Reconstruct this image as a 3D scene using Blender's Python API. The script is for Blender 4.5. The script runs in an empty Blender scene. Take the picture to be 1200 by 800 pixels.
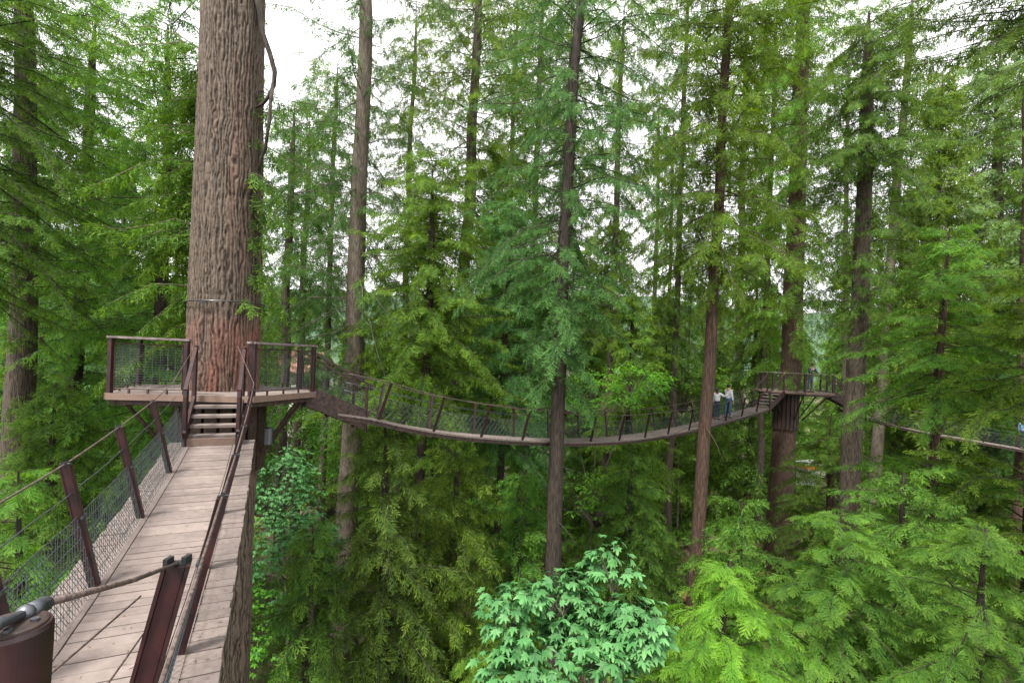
import bpy, math, random
import numpy as np
from mathutils import Vector, Matrix

# ------------------------------------------------------------------ camera, sky, sun, exposure
E = 12.6                       # eye height above the forest floor
F = 576.0                      # focal length in px of the 1200 px wide photograph
ROLL = math.radians(2.3)
CR, SR = math.cos(ROLL), math.sin(ROLL)
sc = bpy.context.scene
C = sc.collection
cam_d = bpy.data.cameras.new('camera'); cam = bpy.data.objects.new('camera', cam_d); C.objects.link(cam)
cam_d.sensor_width = 36; cam_d.lens = 36 * F / 1200; cam_d.clip_end = 2000; cam_d.clip_start = 0.05
cam_d.shift_y = 20 / 1200
cam.matrix_world = Matrix.Translation((0, 0, E)) @ Matrix.Rotation(math.pi / 2, 4, 'X') @ Matrix.Rotation(ROLL, 4, 'Z')
sc.camera = cam
SUN_EL, SUN_AZ = math.radians(62), math.radians(215)     # azimuth measured from +Y clockwise
w = bpy.data.worlds.new('World'); sc.world = w; w.use_nodes = True
nt = w.node_tree; nt.nodes.clear()
wo = nt.nodes.new('ShaderNodeOutputWorld'); bg = nt.nodes.new('ShaderNodeBackground')
sky = nt.nodes.new('ShaderNodeTexSky'); sky.sky_type = 'NISHITA'; sky.sun_disc = False
sky.sun_elevation = SUN_EL; sky.sun_rotation = SUN_AZ; sky.air_density = 1.0; sky.dust_density = 4.0
tcw = nt.nodes.new('ShaderNodeTexCoord'); nzw = nt.nodes.new('ShaderNodeTexNoise'); nzw.inputs['Scale'].default_value = 1.6; nzw.inputs['Detail'].default_value = 5
crw = nt.nodes.new('ShaderNodeValToRGB')
crw.color_ramp.elements[0].position = .3; crw.color_ramp.elements[0].color = (12.6, 12.4, 12.6, 1)
crw.color_ramp.elements[1].position = .75; crw.color_ramp.elements[1].color = (21, 20.6, 20.8, 1)
mxw = nt.nodes.new('ShaderNodeMix'); mxw.data_type = 'RGBA'; mxw.inputs[0].default_value = .88
nt.links.new(tcw.outputs['Generated'], nzw.inputs['Vector']); nt.links.new(nzw.outputs['Fac'], crw.inputs[0])
nt.links.new(sky.outputs[0], mxw.inputs[6]); nt.links.new(crw.outputs[0], mxw.inputs[7])
nt.links.new(mxw.outputs[2], bg.inputs[0]); bg.inputs[1].default_value = 0.078
nt.links.new(bg.outputs[0], wo.inputs[0])
sun_d = bpy.data.lights.new('sun', 'SUN'); sun_d.energy = 4.2; sun_d.angle = math.radians(9); sun_d.color = (1, .96, .9)
sun = bpy.data.objects.new('sun', sun_d); C.objects.link(sun)
sdir = Vector((math.sin(SUN_AZ) * math.cos(SUN_EL), math.cos(SUN_AZ) * math.cos(SUN_EL), math.sin(SUN_EL)))
sun.rotation_euler = sdir.to_track_quat('Z', 'Y').to_euler(); sun.location = sdir * 80
vs = sc.view_settings; vs.view_transform = 'Standard'; vs.look = 'None'; vs.gamma = 1; vs.exposure = 1.25; vs.use_curve_mapping = False
cy = sc.cycles
cy.use_denoising = True; cy.max_bounces = 7; cy.diffuse_bounces = 3; cy.glossy_bounces = 2; cy.transmission_bounces = 4; cy.transparent_max_bounces = 6
cy.sample_clamp_indirect = 8; cy.caustics_reflective = False; cy.caustics_refractive = False

def U(px, py, d):
    """world point seen at photo pixel (px,py) at distance d in front of the lens"""
    a = (px - 600) / F * d; b = (420 - py) / F * d
    return Vector((CR * a - SR * b, d, SR * a + CR * b + E))

def horizon(px): return 420 + (px - 600) * math.tan(ROLL)

# ------------------------------------------------------------------ materials
def new_mat(name):
    m = bpy.data.materials.new(name); m.use_nodes = True
    n = m.node_tree; b = n.nodes['Principled BSDF']
    return m, n, b

def foliage_mat(name, dark, mid, tip, trans=.35, rough=.6, spec=.14, hv=.012):
    m, n, b = new_mat(name); L = n.links
    at = n.nodes.new('ShaderNodeAttribute'); at.attribute_name = 'fo'
    sp = n.nodes.new('ShaderNodeSeparateColor'); L.new(at.outputs['Color'], sp.inputs[0])
    oi = n.nodes.new('ShaderNodeObjectInfo')
    m1 = n.nodes.new('ShaderNodeMix'); m1.data_type = 'RGBA'
    m1.inputs[6].default_value = (*dark, 1); m1.inputs[7].default_value = (*mid, 1)
    L.new(sp.outputs[1], m1.inputs[0])
    m2 = n.nodes.new('ShaderNodeMix'); m2.data_type = 'RGBA'; m2.inputs[7].default_value = (*tip, 1)
    L.new(m1.outputs[2], m2.inputs[6])
    mr = n.nodes.new('ShaderNodeMath'); mr.operation = 'MULTIPLY'; L.new(sp.outputs[0], mr.inputs[0]); L.new(sp.outputs[2], mr.inputs[1])
    L.new(mr.outputs[0], m2.inputs[0])
    hs = n.nodes.new('ShaderNodeHueSaturation')
    ma = n.nodes.new('ShaderNodeMapRange'); ma.inputs[3].default_value = .5 - hv; ma.inputs[4].default_value = .5 + hv
    L.new(oi.outputs['Random'], ma.inputs[0]); L.new(ma.outputs[0], hs.inputs['Hue'])
    mb = n.nodes.new('ShaderNodeMapRange'); mb.inputs[3].default_value = .85; mb.inputs[4].default_value = 1.2
    L.new(oi.outputs['Random'], mb.inputs[0]); L.new(mb.outputs[0], hs.inputs['Value'])
    L.new(m2.outputs[2], hs.inputs['Color'])
    L.new(hs.outputs[0], b.inputs['Base Color']); b.inputs['Roughness'].default_value = rough
    b.inputs['Specular IOR Level'].default_value = spec
    tr = n.nodes.new('ShaderNodeBsdfTranslucent')
    ht = n.nodes.new('ShaderNodeHueSaturation'); ht.inputs['Hue'].default_value = .485; ht.inputs['Value'].default_value = 1.5; ht.inputs['Saturation'].default_value = 1.1
    L.new(hs.outputs[0], ht.inputs['Color']); L.new(ht.outputs[0], tr.inputs['Color'])
    ms = n.nodes.new('ShaderNodeMixShader'); ms.inputs[0].default_value = trans
    L.new(b.outputs[0], ms.inputs[1]); L.new(tr.outputs[0], ms.inputs[2])
    L.new(ms.outputs[0], n.nodes['Material Output'].inputs[0])
    return m

def noise_mat(name, c0, c1, scale=(1, 1, 1), ns=4.0, detail=8, rough=.85, bump=.3, bd=.02, c2=None, spec=.3, dist=0.0, r0=.35, r1=.68):
    m, n, b = new_mat(name); L = n.links
    tc = n.nodes.new('ShaderNodeTexCoord'); mp = n.nodes.new('ShaderNodeMapping'); mp.inputs['Scale'].default_value = scale
    L.new(tc.outputs['Object'], mp.inputs[0])
    nz = n.nodes.new('ShaderNodeTexNoise'); nz.inputs['Scale'].default_value = ns; nz.inputs['Detail'].default_value = detail; nz.inputs['Distortion'].default_value = dist
    L.new(mp.outputs[0], nz.inputs[0])
    cr = n.nodes.new('ShaderNodeValToRGB'); cr.color_ramp.elements[0].position = r0; cr.color_ramp.elements[1].position = r1
    cr.color_ramp.elements[0].color = (*c0, 1); cr.color_ramp.elements[1].color = (*c1, 1)
    L.new(nz.outputs['Fac'], cr.inputs[0])
    out = cr.outputs[0]
    if c2:
        n2 = n.nodes.new('ShaderNodeTexNoise'); n2.inputs['Scale'].default_value = 1.3; n2.inputs['Detail'].default_value = 4
        L.new(tc.outputs['Object'], n2.inputs[0])
        r2 = n.nodes.new('ShaderNodeMapRange'); r2.inputs[1].default_value = .5; r2.inputs[2].default_value = .7; r2.inputs[4].default_value = .8
        L.new(n2.outputs['Fac'], r2.inputs[0])
        mx = n.nodes.new('ShaderNodeMix'); mx.data_type = 'RGBA'; mx.inputs[7].default_value = (*c2, 1)
        L.new(r2.outputs[0], mx.inputs[0]); L.new(out, mx.inputs[6]); out = mx.outputs[2]
    L.new(out, b.inputs['Base Color']); b.inputs['Roughness'].default_value = rough; b.inputs['Specular IOR Level'].default_value = spec
    if bump:
        bp = n.nodes.new('ShaderNodeBump'); bp.inputs['Strength'].default_value = bump; bp.inputs['Distance'].default_value = bd
        L.new(nz.outputs['Fac'], bp.inputs['Height']); L.new(bp.outputs[0], b.inputs['Normal'])
    return m

def plank_mat(name, c0, c1, rough=.8):
    """weathered boards; every board gets its own tone from the mesh attribute"""
    m, n, b = new_mat(name); L = n.links
    at = n.nodes.new('ShaderNodeAttribute'); at.attribute_name = 'fo'
    sp = n.nodes.new('ShaderNodeSeparateColor'); L.new(at.outputs['Color'], sp.inputs[0])
    tc = n.nodes.new('ShaderNodeTexCoord'); nz = n.nodes.new('ShaderNodeTexNoise'); nz.inputs['Scale'].default_value = 9; nz.inputs['Detail'].default_value = 9; nz.inputs['Roughness'].default_value = .7
    L.new(tc.outputs['Object'], nz.inputs[0])
    n2 = n.nodes.new('ShaderNodeTexNoise'); n2.inputs['Scale'].default_value = 1.4; n2.inputs['Detail'].default_value = 5
    L.new(tc.outputs['Object'], n2.inputs[0])
    ad = n.nodes.new('ShaderNodeMath'); ad.operation = 'ADD'; L.new(nz.outputs['Fac'], ad.inputs[0]); L.new(n2.outputs['Fac'], ad.inputs[1])
    a2 = n.nodes.new('ShaderNodeMath'); a2.operation = 'MULTIPLY_ADD'; a2.inputs[1].default_value = .25; L.new(sp.outputs[0], a2.inputs[0]); L.new(ad.outputs[0], a2.inputs[2])
    cr = n.nodes.new('ShaderNodeMapRange'); cr.inputs[1].default_value = .7; cr.inputs[2].default_value = 1.5
    L.new(a2.outputs[0], cr.inputs[0])
    mx = n.nodes.new('ShaderNodeMix'); mx.data_type = 'RGBA'; mx.inputs[6].default_value = (*c0, 1); mx.inputs[7].default_value = (*c1, 1)
    L.new(cr.outputs[0], mx.inputs[0]); L.new(mx.outputs[2], b.inputs['Base Color']); b.inputs['Roughness'].default_value = rough
    bp = n.nodes.new('ShaderNodeBump'); bp.inputs['Strength'].default_value = .35; bp.inputs['Distance'].default_value = .01
    L.new(nz.outputs['Fac'], bp.inputs['Height']); L.new(bp.outputs[0], b.inputs['Normal'])
    return m

M = {}
M['hem'] = foliage_mat('hemlock_foliage', (.016, .050, .008), (.062, .145, .018), (.22, .36, .04), trans=.42)
M['cedar'] = foliage_mat('cedar_foliage', (.012, .038, .009), (.045, .108, .018), (.17, .28, .035), trans=.38)
M['blue'] = foliage_mat('bluish_foliage', (.013, .046, .014), (.046, .125, .032), (.15, .30, .075), trans=.38)
M['lime'] = foliage_mat('lime_foliage', (.024, .085, .010), (.088, .225, .020), (.26, .44, .05), trans=.45, hv=.01)
M['bright'] = foliage_mat('bright_foliage', (.014, .050, .010), (.054, .145, .019), (.19, .335, .045), trans=.42)
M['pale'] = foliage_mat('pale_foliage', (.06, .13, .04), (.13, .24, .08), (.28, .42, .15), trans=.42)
M['maple'] = foliage_mat('maple_leaf', (.018, .08, .020), (.066, .200, .064), (.15, .33, .11), trans=.3, rough=.5, spec=.2, hv=.0)
M['vine'] = foliage_mat('vine_maple_leaf', (.04, .14, .02), (.10, .27, .03), (.20, .42, .05), trans=.5, rough=.45)
M['bark'] = noise_mat('grey_brown_bark', (.022, .017, .013), (.105, .082, .060), (7, 7, .9), 4.0, bump=.9, bd=.05, dist=.6)
M['bark_red'] = noise_mat('red_brown_bark', (.022, .013, .009), (.100, .060, .042), (7, 7, .8), 4.0, bump=.9, bd=.05, dist=.6)
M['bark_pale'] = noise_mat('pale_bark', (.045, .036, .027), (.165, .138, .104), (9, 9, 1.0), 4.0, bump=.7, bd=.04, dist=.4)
M['bark_dark'] = noise_mat('dark_bark', (.010, .008, .006), (.050, .038, .028), (7, 7, .9), 4.0, bump=.8, bd=.04)
M['twig'] = noise_mat('twig_bark', (.03, .022, .016), (.12, .085, .06), ns=14, bump=.2)
M['plank'] = plank_mat('weathered_planks', (.062, .048, .042), (.178, .142, .126))
M['fascia'] = plank_mat('reddish_boards', (.08, .05, .04), (.18, .12, .09))
M['post'] = noise_mat('maroon_painted_steel', (.010, .0035, .004), (.032, .0085, .0085), ns=7, rough=.5, bump=.15, spec=.4)
M['darkwood'] = noise_mat('dark_stained_wood', (.016, .010, .008), (.06, .036, .028), (1, 1, 1), 12, rough=.6, bump=.2)
M['railtop'] = noise_mat('weathered_handrail', (.09, .07, .066), (.19, .155, .148), ns=10, rough=.5, bump=.15)
def metal(name, col, rough=.35, met=1.0):
    m, n, b = new_mat(name); b.inputs['Base Color'].default_value = (*col, 1); b.inputs['Roughness'].default_value = rough; b.inputs['Metallic'].default_value = met
    nz = n.nodes.new('ShaderNodeTexNoise'); nz.inputs['Scale'].default_value = 30
    tc = n.nodes.new('ShaderNodeTexCoord'); n.links.new(tc.outputs['Object'], nz.inputs[0])
    mr = n.nodes.new('ShaderNodeMapRange'); mr.inputs[3].default_value = rough * .7; mr.inputs[4].default_value = rough * 1.4
    n.links.new(nz.outputs['Fac'], mr.inputs[0]); n.links.new(mr.outputs[0], b.inputs['Roughness'])
    return m
M['steel'] = metal('galvanised_steel', (.11, .115, .13), .5)
M['net'] = metal('dull_wire', (.045, .055, .058), .6, .3)
M['cable'] = noise_mat('dark_cable', (.03, .02, .018), (.11, .08, .07), ns=40, rough=.5, bump=.1)
M['black'] = metal('black_fitting', (.02, .02, .022), .4, .3)

# ------------------------------------------------------------------ mesh helpers
def mesh_arrays(name, V, Fc, mat, col=None, smooth=False):
    V = np.asarray(V, dtype=np.float32); Fc = np.asarray(Fc, dtype=np.int32); k = Fc.shape[1]
    me = bpy.data.meshes.new(name)
    me.vertices.add(len(V)); me.vertices.foreach_set('co', V.ravel())
    me.loops.add(Fc.size); me.loops.foreach_set('vertex_index', Fc.ravel())
    me.polygons.add(len(Fc)); me.polygons.foreach_set('loop_start', np.arange(len(Fc), dtype=np.int32) * k)
    try: me.polygons.foreach_set('loop_total', np.full(len(Fc), k, dtype=np.int32))
    except Exception: pass
    if smooth: me.polygons.foreach_set('use_smooth', np.ones(len(Fc), dtype=bool))
    if col is not None:
        a = me.attributes.new('fo', 'FLOAT_COLOR', 'POINT')
        c4 = np.ones((len(V), 4), dtype=np.float32); c4[:, :3] = col; a.data.foreach_set('color', c4.ravel())
    me.update(calc_edges=True); me.materials.append(mat)
    return me

class MB:
    def __init__(s): s.v = []; s.f = []; s.c = []; s.cur = .5
    def add(s, vs, fs):
        o = len(s.v); s.v += [tuple(v) for v in vs]; s.f += [tuple(i + o for i in f) for f in fs]; s.c += [s.cur] * len(vs)
    def beam(s, p, q, w, h, up=(0, 0, 1), ch=0.0):
        p, q, up = Vector(p), Vector(q), Vector(up); t = (q - p).normalized()
        a = t.cross(up)
        if a.length < 1e-4: a = t.cross(Vector((1, 0, 0)))
        a.normalize(); b = a.cross(t).normalized()
        a *= w / 2; b *= h / 2
        if ch <= 0:
            pr = [(-1, -1), (1, -1), (1, 1), (-1, 1)]
        else:
            k = 1 - ch
            pr = [(-k, -1), (k, -1), (1, -k), (1, k), (k, 1), (-k, 1), (-1, k), (-1, -k)]
        n = len(pr)
        vs = [p + a * x + b * y for x, y in pr] + [q + a * x + b * y for x, y in pr]
        fs = [(i, (i + 1) % n, n + (i + 1) % n, n + i) for i in range(n)] + [tuple(range(n))[::-1], tuple(range(n, 2 * n))]
        s.add(vs, fs)
    def tube(s, pts, r, n=6, cap=True):
        pts = [Vector(p) for p in pts]; m = len(pts)
        rs = r if isinstance(r, (list, tuple)) else [r] * m
        vs = []; ref = None
        for i, p in enumerate(pts):
            t = (pts[min(i + 1, m - 1)] - pts[max(i - 1, 0)]).normalized()
            if ref is None: ref = Vector((0, 0, 1)) if abs(t.z) < .9 else Vector((1, 0, 0))
            a = t.cross(ref).normalized(); b = t.cross(a).normalized()
            ref = -b if False else ref
            for k in range(n):
                an = 2 * math.pi * k / n; vs.append(p + (a * math.cos(an) + b * math.sin(an)) * rs[i])
        fs = [(i * n + k, i * n + (k + 1) % n, (i + 1) * n + (k + 1) % n, (i + 1) * n + k) for i in range(m - 1) for k in range(n)]
        if cap: fs += [tuple(range(n))[::-1], tuple(range((m - 1) * n, m * n))]
        s.add(vs, fs)
    def ball(s, c, rx, ry=None, rz=None, nu=12, nv=8):
        ry = ry or rx; rz = rz or rx; c = Vector(c); vs = []
        for j in range(nv + 1):
            ph = math.pi * j / nv
            for i in range(nu):
                th = 2 * math.pi * i / nu
                vs.append(c + Vector((rx * math.sin(ph) * math.cos(th), ry * math.sin(ph) * math.sin(th), rz * math.cos(ph))))
        fs = [(j * nu + i, j * nu + (i + 1) % nu, (j + 1) * nu + (i + 1) % nu, (j + 1) * nu + i) for j in range(nv) for i in range(nu)]
        s.add(vs, fs)
    def build(s, name, mat, parent=None, org=(0, 0, 0), smooth=False, bevel=0):
        org = Vector(org)
        me = bpy.data.meshes.new(name)
        me.from_pydata([(v[0] - org[0], v[1] - org[1], v[2] - org[2]) for v in s.v], [], s.f)
        a = me.attributes.new('fo', 'FLOAT_COLOR', 'POINT')
        c4 = np.ones((len(s.v), 4), dtype=np.float32); c4[:, 0] = s.c; a.data.foreach_set('color', c4.ravel())
        if smooth: me.polygons.foreach_set('use_smooth', np.ones(len(me.polygons), dtype=bool))
        me.materials.append(mat)
        o = bpy.data.objects.new(name, me); C.objects.link(o)
        if bevel:
            b = o.modifiers.new('bevel', 'BEVEL'); b.width = bevel; b.segments = 2; b.limit_method = 'ANGLE'
        if parent is not None: o.parent = parent
        return o

def tag(o, label=None, cat=None, group=None, kind=None):
    if label: o['label'] = label
    if cat: o['category'] = cat
    if group: o['group'] = group
    if kind: o['kind'] = kind
    return o

def empty(name, loc, label, cat, group=None, rz=0):
    o = bpy.data.objects.new(name, None); C.objects.link(o); o.location = loc; o.rotation_euler = (0, 0, rz)
    o.empty_display_size = .2
    return tag(o, label, cat, group)

def link(name, me, parent=None, loc=(0, 0, 0)):
    o = bpy.data.objects.new(name, me); C.objects.link(o); o.location = loc
    if parent is not None: o.parent = parent
    return o

KIDS = {}
def copy_tree(o):
    c = o.copy(); C.objects.link(c)
    for ch in [x for x in KIDS[o.name]]:
        d = ch.copy(); C.objects.link(d); d.parent = c
    return c

def snoise(x, y, z, seed=0):
    """cheap smooth value noise on numpy arrays"""
    def h(i, j, k):
        n = (i * 374761393 + j * 668265263 + k * 2147483647 + seed * 974634777) & 0xffffffff
        n = ((n ^ (n >> 13)) * 1274126177) & 0xffffffff
        return ((n ^ (n >> 16)) & 0xffff) / 65535.0
    x, y, z = np.broadcast_arrays(np.asarray(x, float), np.asarray(y, float), np.asarray(z, float))
    xi, yi, zi = np.floor(x).astype(np.int64), np.floor(y).astype(np.int64), np.floor(z).astype(np.int64)
    fx, fy, fz = x - xi, y - yi, z - zi
    fx, fy, fz = [t * t * (3 - 2 * t) for t in (fx, fy, fz)]
    r = 0
    for dx in (0, 1):
        for dy in (0, 1):
            for dz in (0, 1):
                r = r + h(xi + dx, yi + dy, zi + dz) * (fx if dx else 1 - fx) * (fy if dy else 1 - fy) * (fz if dz else 1 - fz)
    return r

# ------------------------------------------------------------------ ground, hills
def ground_z(x, y):
    x = np.asarray(x, float); y = np.asarray(y, float)
    z = (snoise(x / 9, y / 9, 0, 3) - .5) * 1.1 + (snoise(x / 2.2, y / 2.2, 0, 5) - .5) * .35
    r = np.sqrt(x * x + y * y)
    z = z + np.clip((r - 70) / 120, 0, 1) ** 1.3 * 9
    return z
def gz(x, y): return float(ground_z(x, y))

N = 220
g = np.sign(np.linspace(-1, 1, N)) * np.abs(np.linspace(-1, 1, N)) ** 2.2 * 700
GX, GY = np.meshgrid(g, g); GY = GY + 20
V = np.stack([GX.ravel(), GY.ravel(), ground_z(GX, GY).ravel()], 1)
idx = np.arange(N * N).reshape(N, N)
Q = np.stack([idx[:-1, :-1].ravel(), idx[:-1, 1:].ravel(), idx[1:, 1:].ravel(), idx[1:, :-1].ravel()], 1)
M['soil'] = noise_mat('forest_floor', (.035, .025, .016), (.11, .075, .045), ns=1.5, detail=12, c2=(.03, .07, .02), bump=.5, bd=.1)
go = link('ground', mesh_arrays('ground', V, Q, M['soil'], smooth=True)); tag(go, kind='structure')
M['hill'] = noise_mat('wooded_hillside', (.018, .045, .022), (.045, .09, .04), ns=.12, detail=10, bump=1, bd=2)
na, nr = 160, 14
th = np.linspace(-1.35, 1.35, na); rr = np.linspace(170, 420, nr)
TH, RR = np.meshgrid(th, rr)
hz = np.sin(np.clip((RR - 170) / 250, 0, 1) * math.pi * .5) * (34 + 26 * snoise(TH * 4, 0, 0, 9) + 6 * snoise(TH * 22, RR / 20, 0, 4)) + 3
V = np.stack([(RR * np.sin(TH)).ravel(), (RR * np.cos(TH)).ravel(), hz.ravel()], 1)
idx = np.arange(na * nr).reshape(nr, na)
Q = np.stack([idx[:-1, :-1].ravel(), idx[:-1, 1:].ravel(), idx[1:, 1:].ravel(), idx[1:, :-1].ravel()], 1)
tag(link('hills', mesh_arrays('hills', V, Q, M['hill'], smooth=True)), kind='structure')

# ------------------------------------------------------------------ foliage templates (unit sprays lying in XY along +X)
def diamond(base, d, L, wd, up=(0, 0, 1), fold=.0):
    """four corners of a narrow leaf-like quad"""
    base = np.array(base, float); d = np.array(d, float); d /= np.linalg.norm(d)
    s = np.cross(up, d); s /= np.linalg.norm(s) + 1e-9
    m = base + d * L * .45
    return np.array([base, m + s * wd / 2 - np.array(up) * fold * wd, base + d * L, m - s * wd / 2 - np.array(up) * fold * wd])

def spray_lo(seed, n=8, wd=.075, droop=.18, ang=52, sc=.45):
    rng = np.random.RandomState(seed); vs = []; tp = []; lim = n * 2
    bow = rng.uniform(-.25, .25)
    for i in range(n):
        t = .04 + .92 * (i + .5) / n
        for sgn in (-1, 1):
            if rng.rand() < .1: continue
            tt = t + rng.uniform(-.05, .05); a = math.radians(ang + rng.uniform(-20, 20)) * sgn * (1 - .4 * tt)
            L = (.44 * (1 - tt) ** .55 * min(1, .45 + 1.6 * tt) + .12) * rng.uniform(.55, 1.3)
            b = (tt, bow * tt * tt, -droop * tt * tt + rng.uniform(-.03, .03)); d = (math.cos(a), math.sin(a) + bow * tt, -.25 - droop * tt + rng.normal() * sc)
            nu = np.array([rng.normal() * .5, rng.normal() * .5, 1.0]); nu /= np.linalg.norm(nu)
            vs.append(diamond(b, d, L, wd * rng.uniform(.7, 1.3), up=nu, fold=.2)); q = rng.uniform(-.2, .2)
            tp += [tt * .3, tt * .6 + .15 + q, 1, tt * .6 + .15 + q]
    vs.append(diamond((.0, 0, 0), (1, bow, -droop), 1.05, .04)); tp += [0, .5, 1, .5]
    return np.concatenate(vs), np.clip(np.array(tp), 0, 1)

def spray_hi(seed, n=8, droop=.2, ang=55):
    """feathery spray: side twigs carry their own small leaflets"""
    rng = np.random.RandomState(seed); vs = []; tp = []
    for i in range(n):
        t = .05 + .9 * (i + .5) / n
        for sgn in (-1, 1):
            tt = t + rng.uniform(-.03, .03); a = math.radians(ang + rng.uniform(-16, 16)) * sgn * (1 - .35 * tt)
            L = (.46 * (1 - tt) ** .55 * min(1, .45 + 1.6 * tt) + .10) * rng.uniform(.6, 1.25)
            b = np.array((tt, 0, -droop * tt * tt)); d = np.array((math.cos(a), math.sin(a), -.25 - droop * tt + rng.normal() * .22))
            d /= np.linalg.norm(d); m = max(3, int(L / .06))
            for k in range(m):
                u = (k + .4) / m
                for s2 in (-1, 1):
                    a2 = a + s2 * math.radians(48)
                    dd = np.array((math.cos(a2), math.sin(a2), -.2 + rng.normal() * .3))
                    vs.append(diamond(b + d * L * u, dd, (.088) * (1.15 - .6 * u), .021, fold=.1)); q = .15 + .6 * tt + .2 * u
                    tp += [q * .6, q * .8, min(1, q + .15), q * .8]
            vs.append(diamond(b, d, L * 1.12, .03)); tp += [tt * .3, tt * .5, 1, tt * .5]
    vs.append(diamond((.0, 0, 0), (1, 0, -droop), 1.12, .035)); tp += [0, .5, 1, .5]
    return np.concatenate(vs), np.array(tp)

LO = [spray_lo(i, n=9, wd=.052) for i in range(8)]
LOW = [spray_lo(20 + i, n=6, wd=.085) for i in range(6)]          # coarser, for far trees
HI = [spray_hi(i) for i in range(4)]

def place(T, P, D, Nn, S, rng, bright):
    """instantiate quad templates T at points P, direction D, normal Nn, scale S -> verts, colours"""
    X = D / np.linalg.norm(D, axis=1, keepdims=True)
    Y = np.cross(Nn, X); Y /= np.linalg.norm(Y, axis=1, keepdims=True) + 1e-9
    Z = np.cross(X, Y)
    outV = []; outC = []
    pick = rng.randint(0, len(T), len(P))
    for k, (tv, tt) in enumerate(T):
        m = pick == k
        if not m.any(): continue
        R = np.stack([X[m], Y[m], Z[m]], 2)                       # n,3,3
        vv = np.einsum('nij,mj->nmi', R * S[m][:, None, None], tv) + P[m][:, None, :]
        outV.append(vv.reshape(-1, 3))
        n = m.sum()
        c = np.empty((n, len(tt), 3)); c[:, :, 0] = tt[None, :]; c[:, :, 1] = (bright[m] + rng.uniform(-.2, .2, n))[:, None] + np.repeat(rng.uniform(-.35, .35, (n, len(tt) // 4)), 4, axis=1); c[:, :, 2] = rng.uniform(.15, 1, n)[:, None]
        outC.append(np.clip(c, 0, 1).reshape(-1, 3))
    return np.concatenate(outV), np.concatenate(outC)

def crown(seed, z0, z1, r0, r1, nb, T=LO, sl=.6, gap=.3, elev=(-.1, .35), droop=.35, hang=.3, rfun=None, drop=.12, axis=None, az=None, jit=.35, limb=None, clump=0.0):
    """conifer crown between z0 and z1; radius r0 low down to r1 at the top; returns verts, colours, limb list"""
    rng = np.random.RandomState(seed)
    Ps, Ds, Ns, Ss, Bs = [], [], [], [], []; limbs = []
    for i in range(nb):
        u = (i + rng.uniform(-.5, .5)) / nb; u = min(max(u, 0), 1)
        if rng.rand() < drop: continue
        z = z0 + (z1 - z0) * u
        a = i * 2.39996 + rng.uniform(-.5, .5)
        if az is not None: a = az[0] + (az[1] - az[0]) * rng.rand()
        if clump and snoise(a * 1.1 + 5, z / 1.6, seed, seed) < clump: continue
        R = (r0 + (r1 - r0) * u) if rfun is None else rfun(u)
        L = max(.25, R * rng.choice([rng.uniform(.35, .8), rng.uniform(.8, 1.15)]))
        el = elev[0] + (elev[1] - elev[0]) * u + rng.normal() * .2
        dr = droop * rng.uniform(.45, 1.5); w1, w2, w3 = rng.uniform(-.05, .05, 3)
        ax = axis(z) if axis else (0, 0)
        hd = np.array([math.cos(a), math.sin(a), 0.0]); side0 = np.array([-math.sin(a), math.cos(a), 0])
        bend = rng.uniform(-.25, .25)
        n = max(3, int(L / gap)); s = (np.arange(n) + rng.uniform(.2, .8, n)) / n; s = .12 + .88 * s
        def pt(s):
            return np.array([ax[0], ax[1], z]) + np.outer(s * L, hd) + np.outer(bend * s * s * L, side0) + np.outer(L * (math.sin(el) * s - dr * s ** 2 + w1 * np.sin(s * 9 + w2 * 90)), [0, 0, 1]) + np.outer(L * w3 * np.sin(s * 7), side0)
        P = pt(s); tan = pt(s + .02) - pt(s - .02); tan /= np.linalg.norm(tan, axis=1, keepdims=True)
        up = np.array([0, 0, 1.0]); N0 = up - tan * (tan @ up)[:, None]; N0 /= np.linalg.norm(N0, axis=1, keepdims=True)
        B = np.cross(tan, N0)
        br = np.full(n, .15 + .6 * rng.rand())
        for sg in (-1, 1):
            ang = np.radians(rng.uniform(38, 72, n)) * (1.05 - .45 * s)
            D = tan * np.cos(ang)[:, None] + B * (sg * np.sin(ang))[:, None]
            hg = hang * rng.uniform(.3, 1.7, n)
            D = D + np.outer(hg, [0, 0, -1.0]); D /= np.linalg.norm(D, axis=1, keepdims=True)
            Nn = N0 + rng.normal(0, jit, (n, 3)) + D * .001
            Nn = Nn - D * np.sum(Nn * D, 1)[:, None]; Nn /= np.linalg.norm(Nn, axis=1, keepdims=True)
            S = sl * (.55 + .9 * np.sin(np.pi * np.clip(s * .9 + .05, 0, 1)) ** .8 * .75) * rng.uniform(.7, 1.25, n)
            Ps.append(P + rng.uniform(-.03, .03, (n, 3))); Ds.append(D); Ns.append(Nn); Ss.append(S); Bs.append(br)
        e = pt(np.array([1.0])); D = pt(np.array([1.02])) - pt(np.array([.98])); D /= np.linalg.norm(D)
        D = D + np.array([[0, 0, -hang * .6]]); D /= np.linalg.norm(D)
        Nn = np.array([[0, 0, 1.0]]) - D * D[0, 2]; Nn /= np.linalg.norm(Nn)
        Ps.append(e - D * sl * .5); Ds.append(D); Ns.append(Nn); Ss.append(np.array([sl * 1.1])); Bs.append(br[:1])
        limbs.append((pt(np.array([0, .2, .4, .6, .8, 1.0])), .006 + .006 * L))
    V, c = place(T, np.concatenate(Ps), np.concatenate(Ds), np.concatenate(Ns), np.concatenate(Ss), rng, np.concatenate(Bs))
    return V, c, limbs

def quads(n): return np.arange(n).reshape(-1, 4)

def crown_mesh(name, V, c, mat): return mesh_arrays(name, V, quads(len(V)), mat, c)

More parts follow.
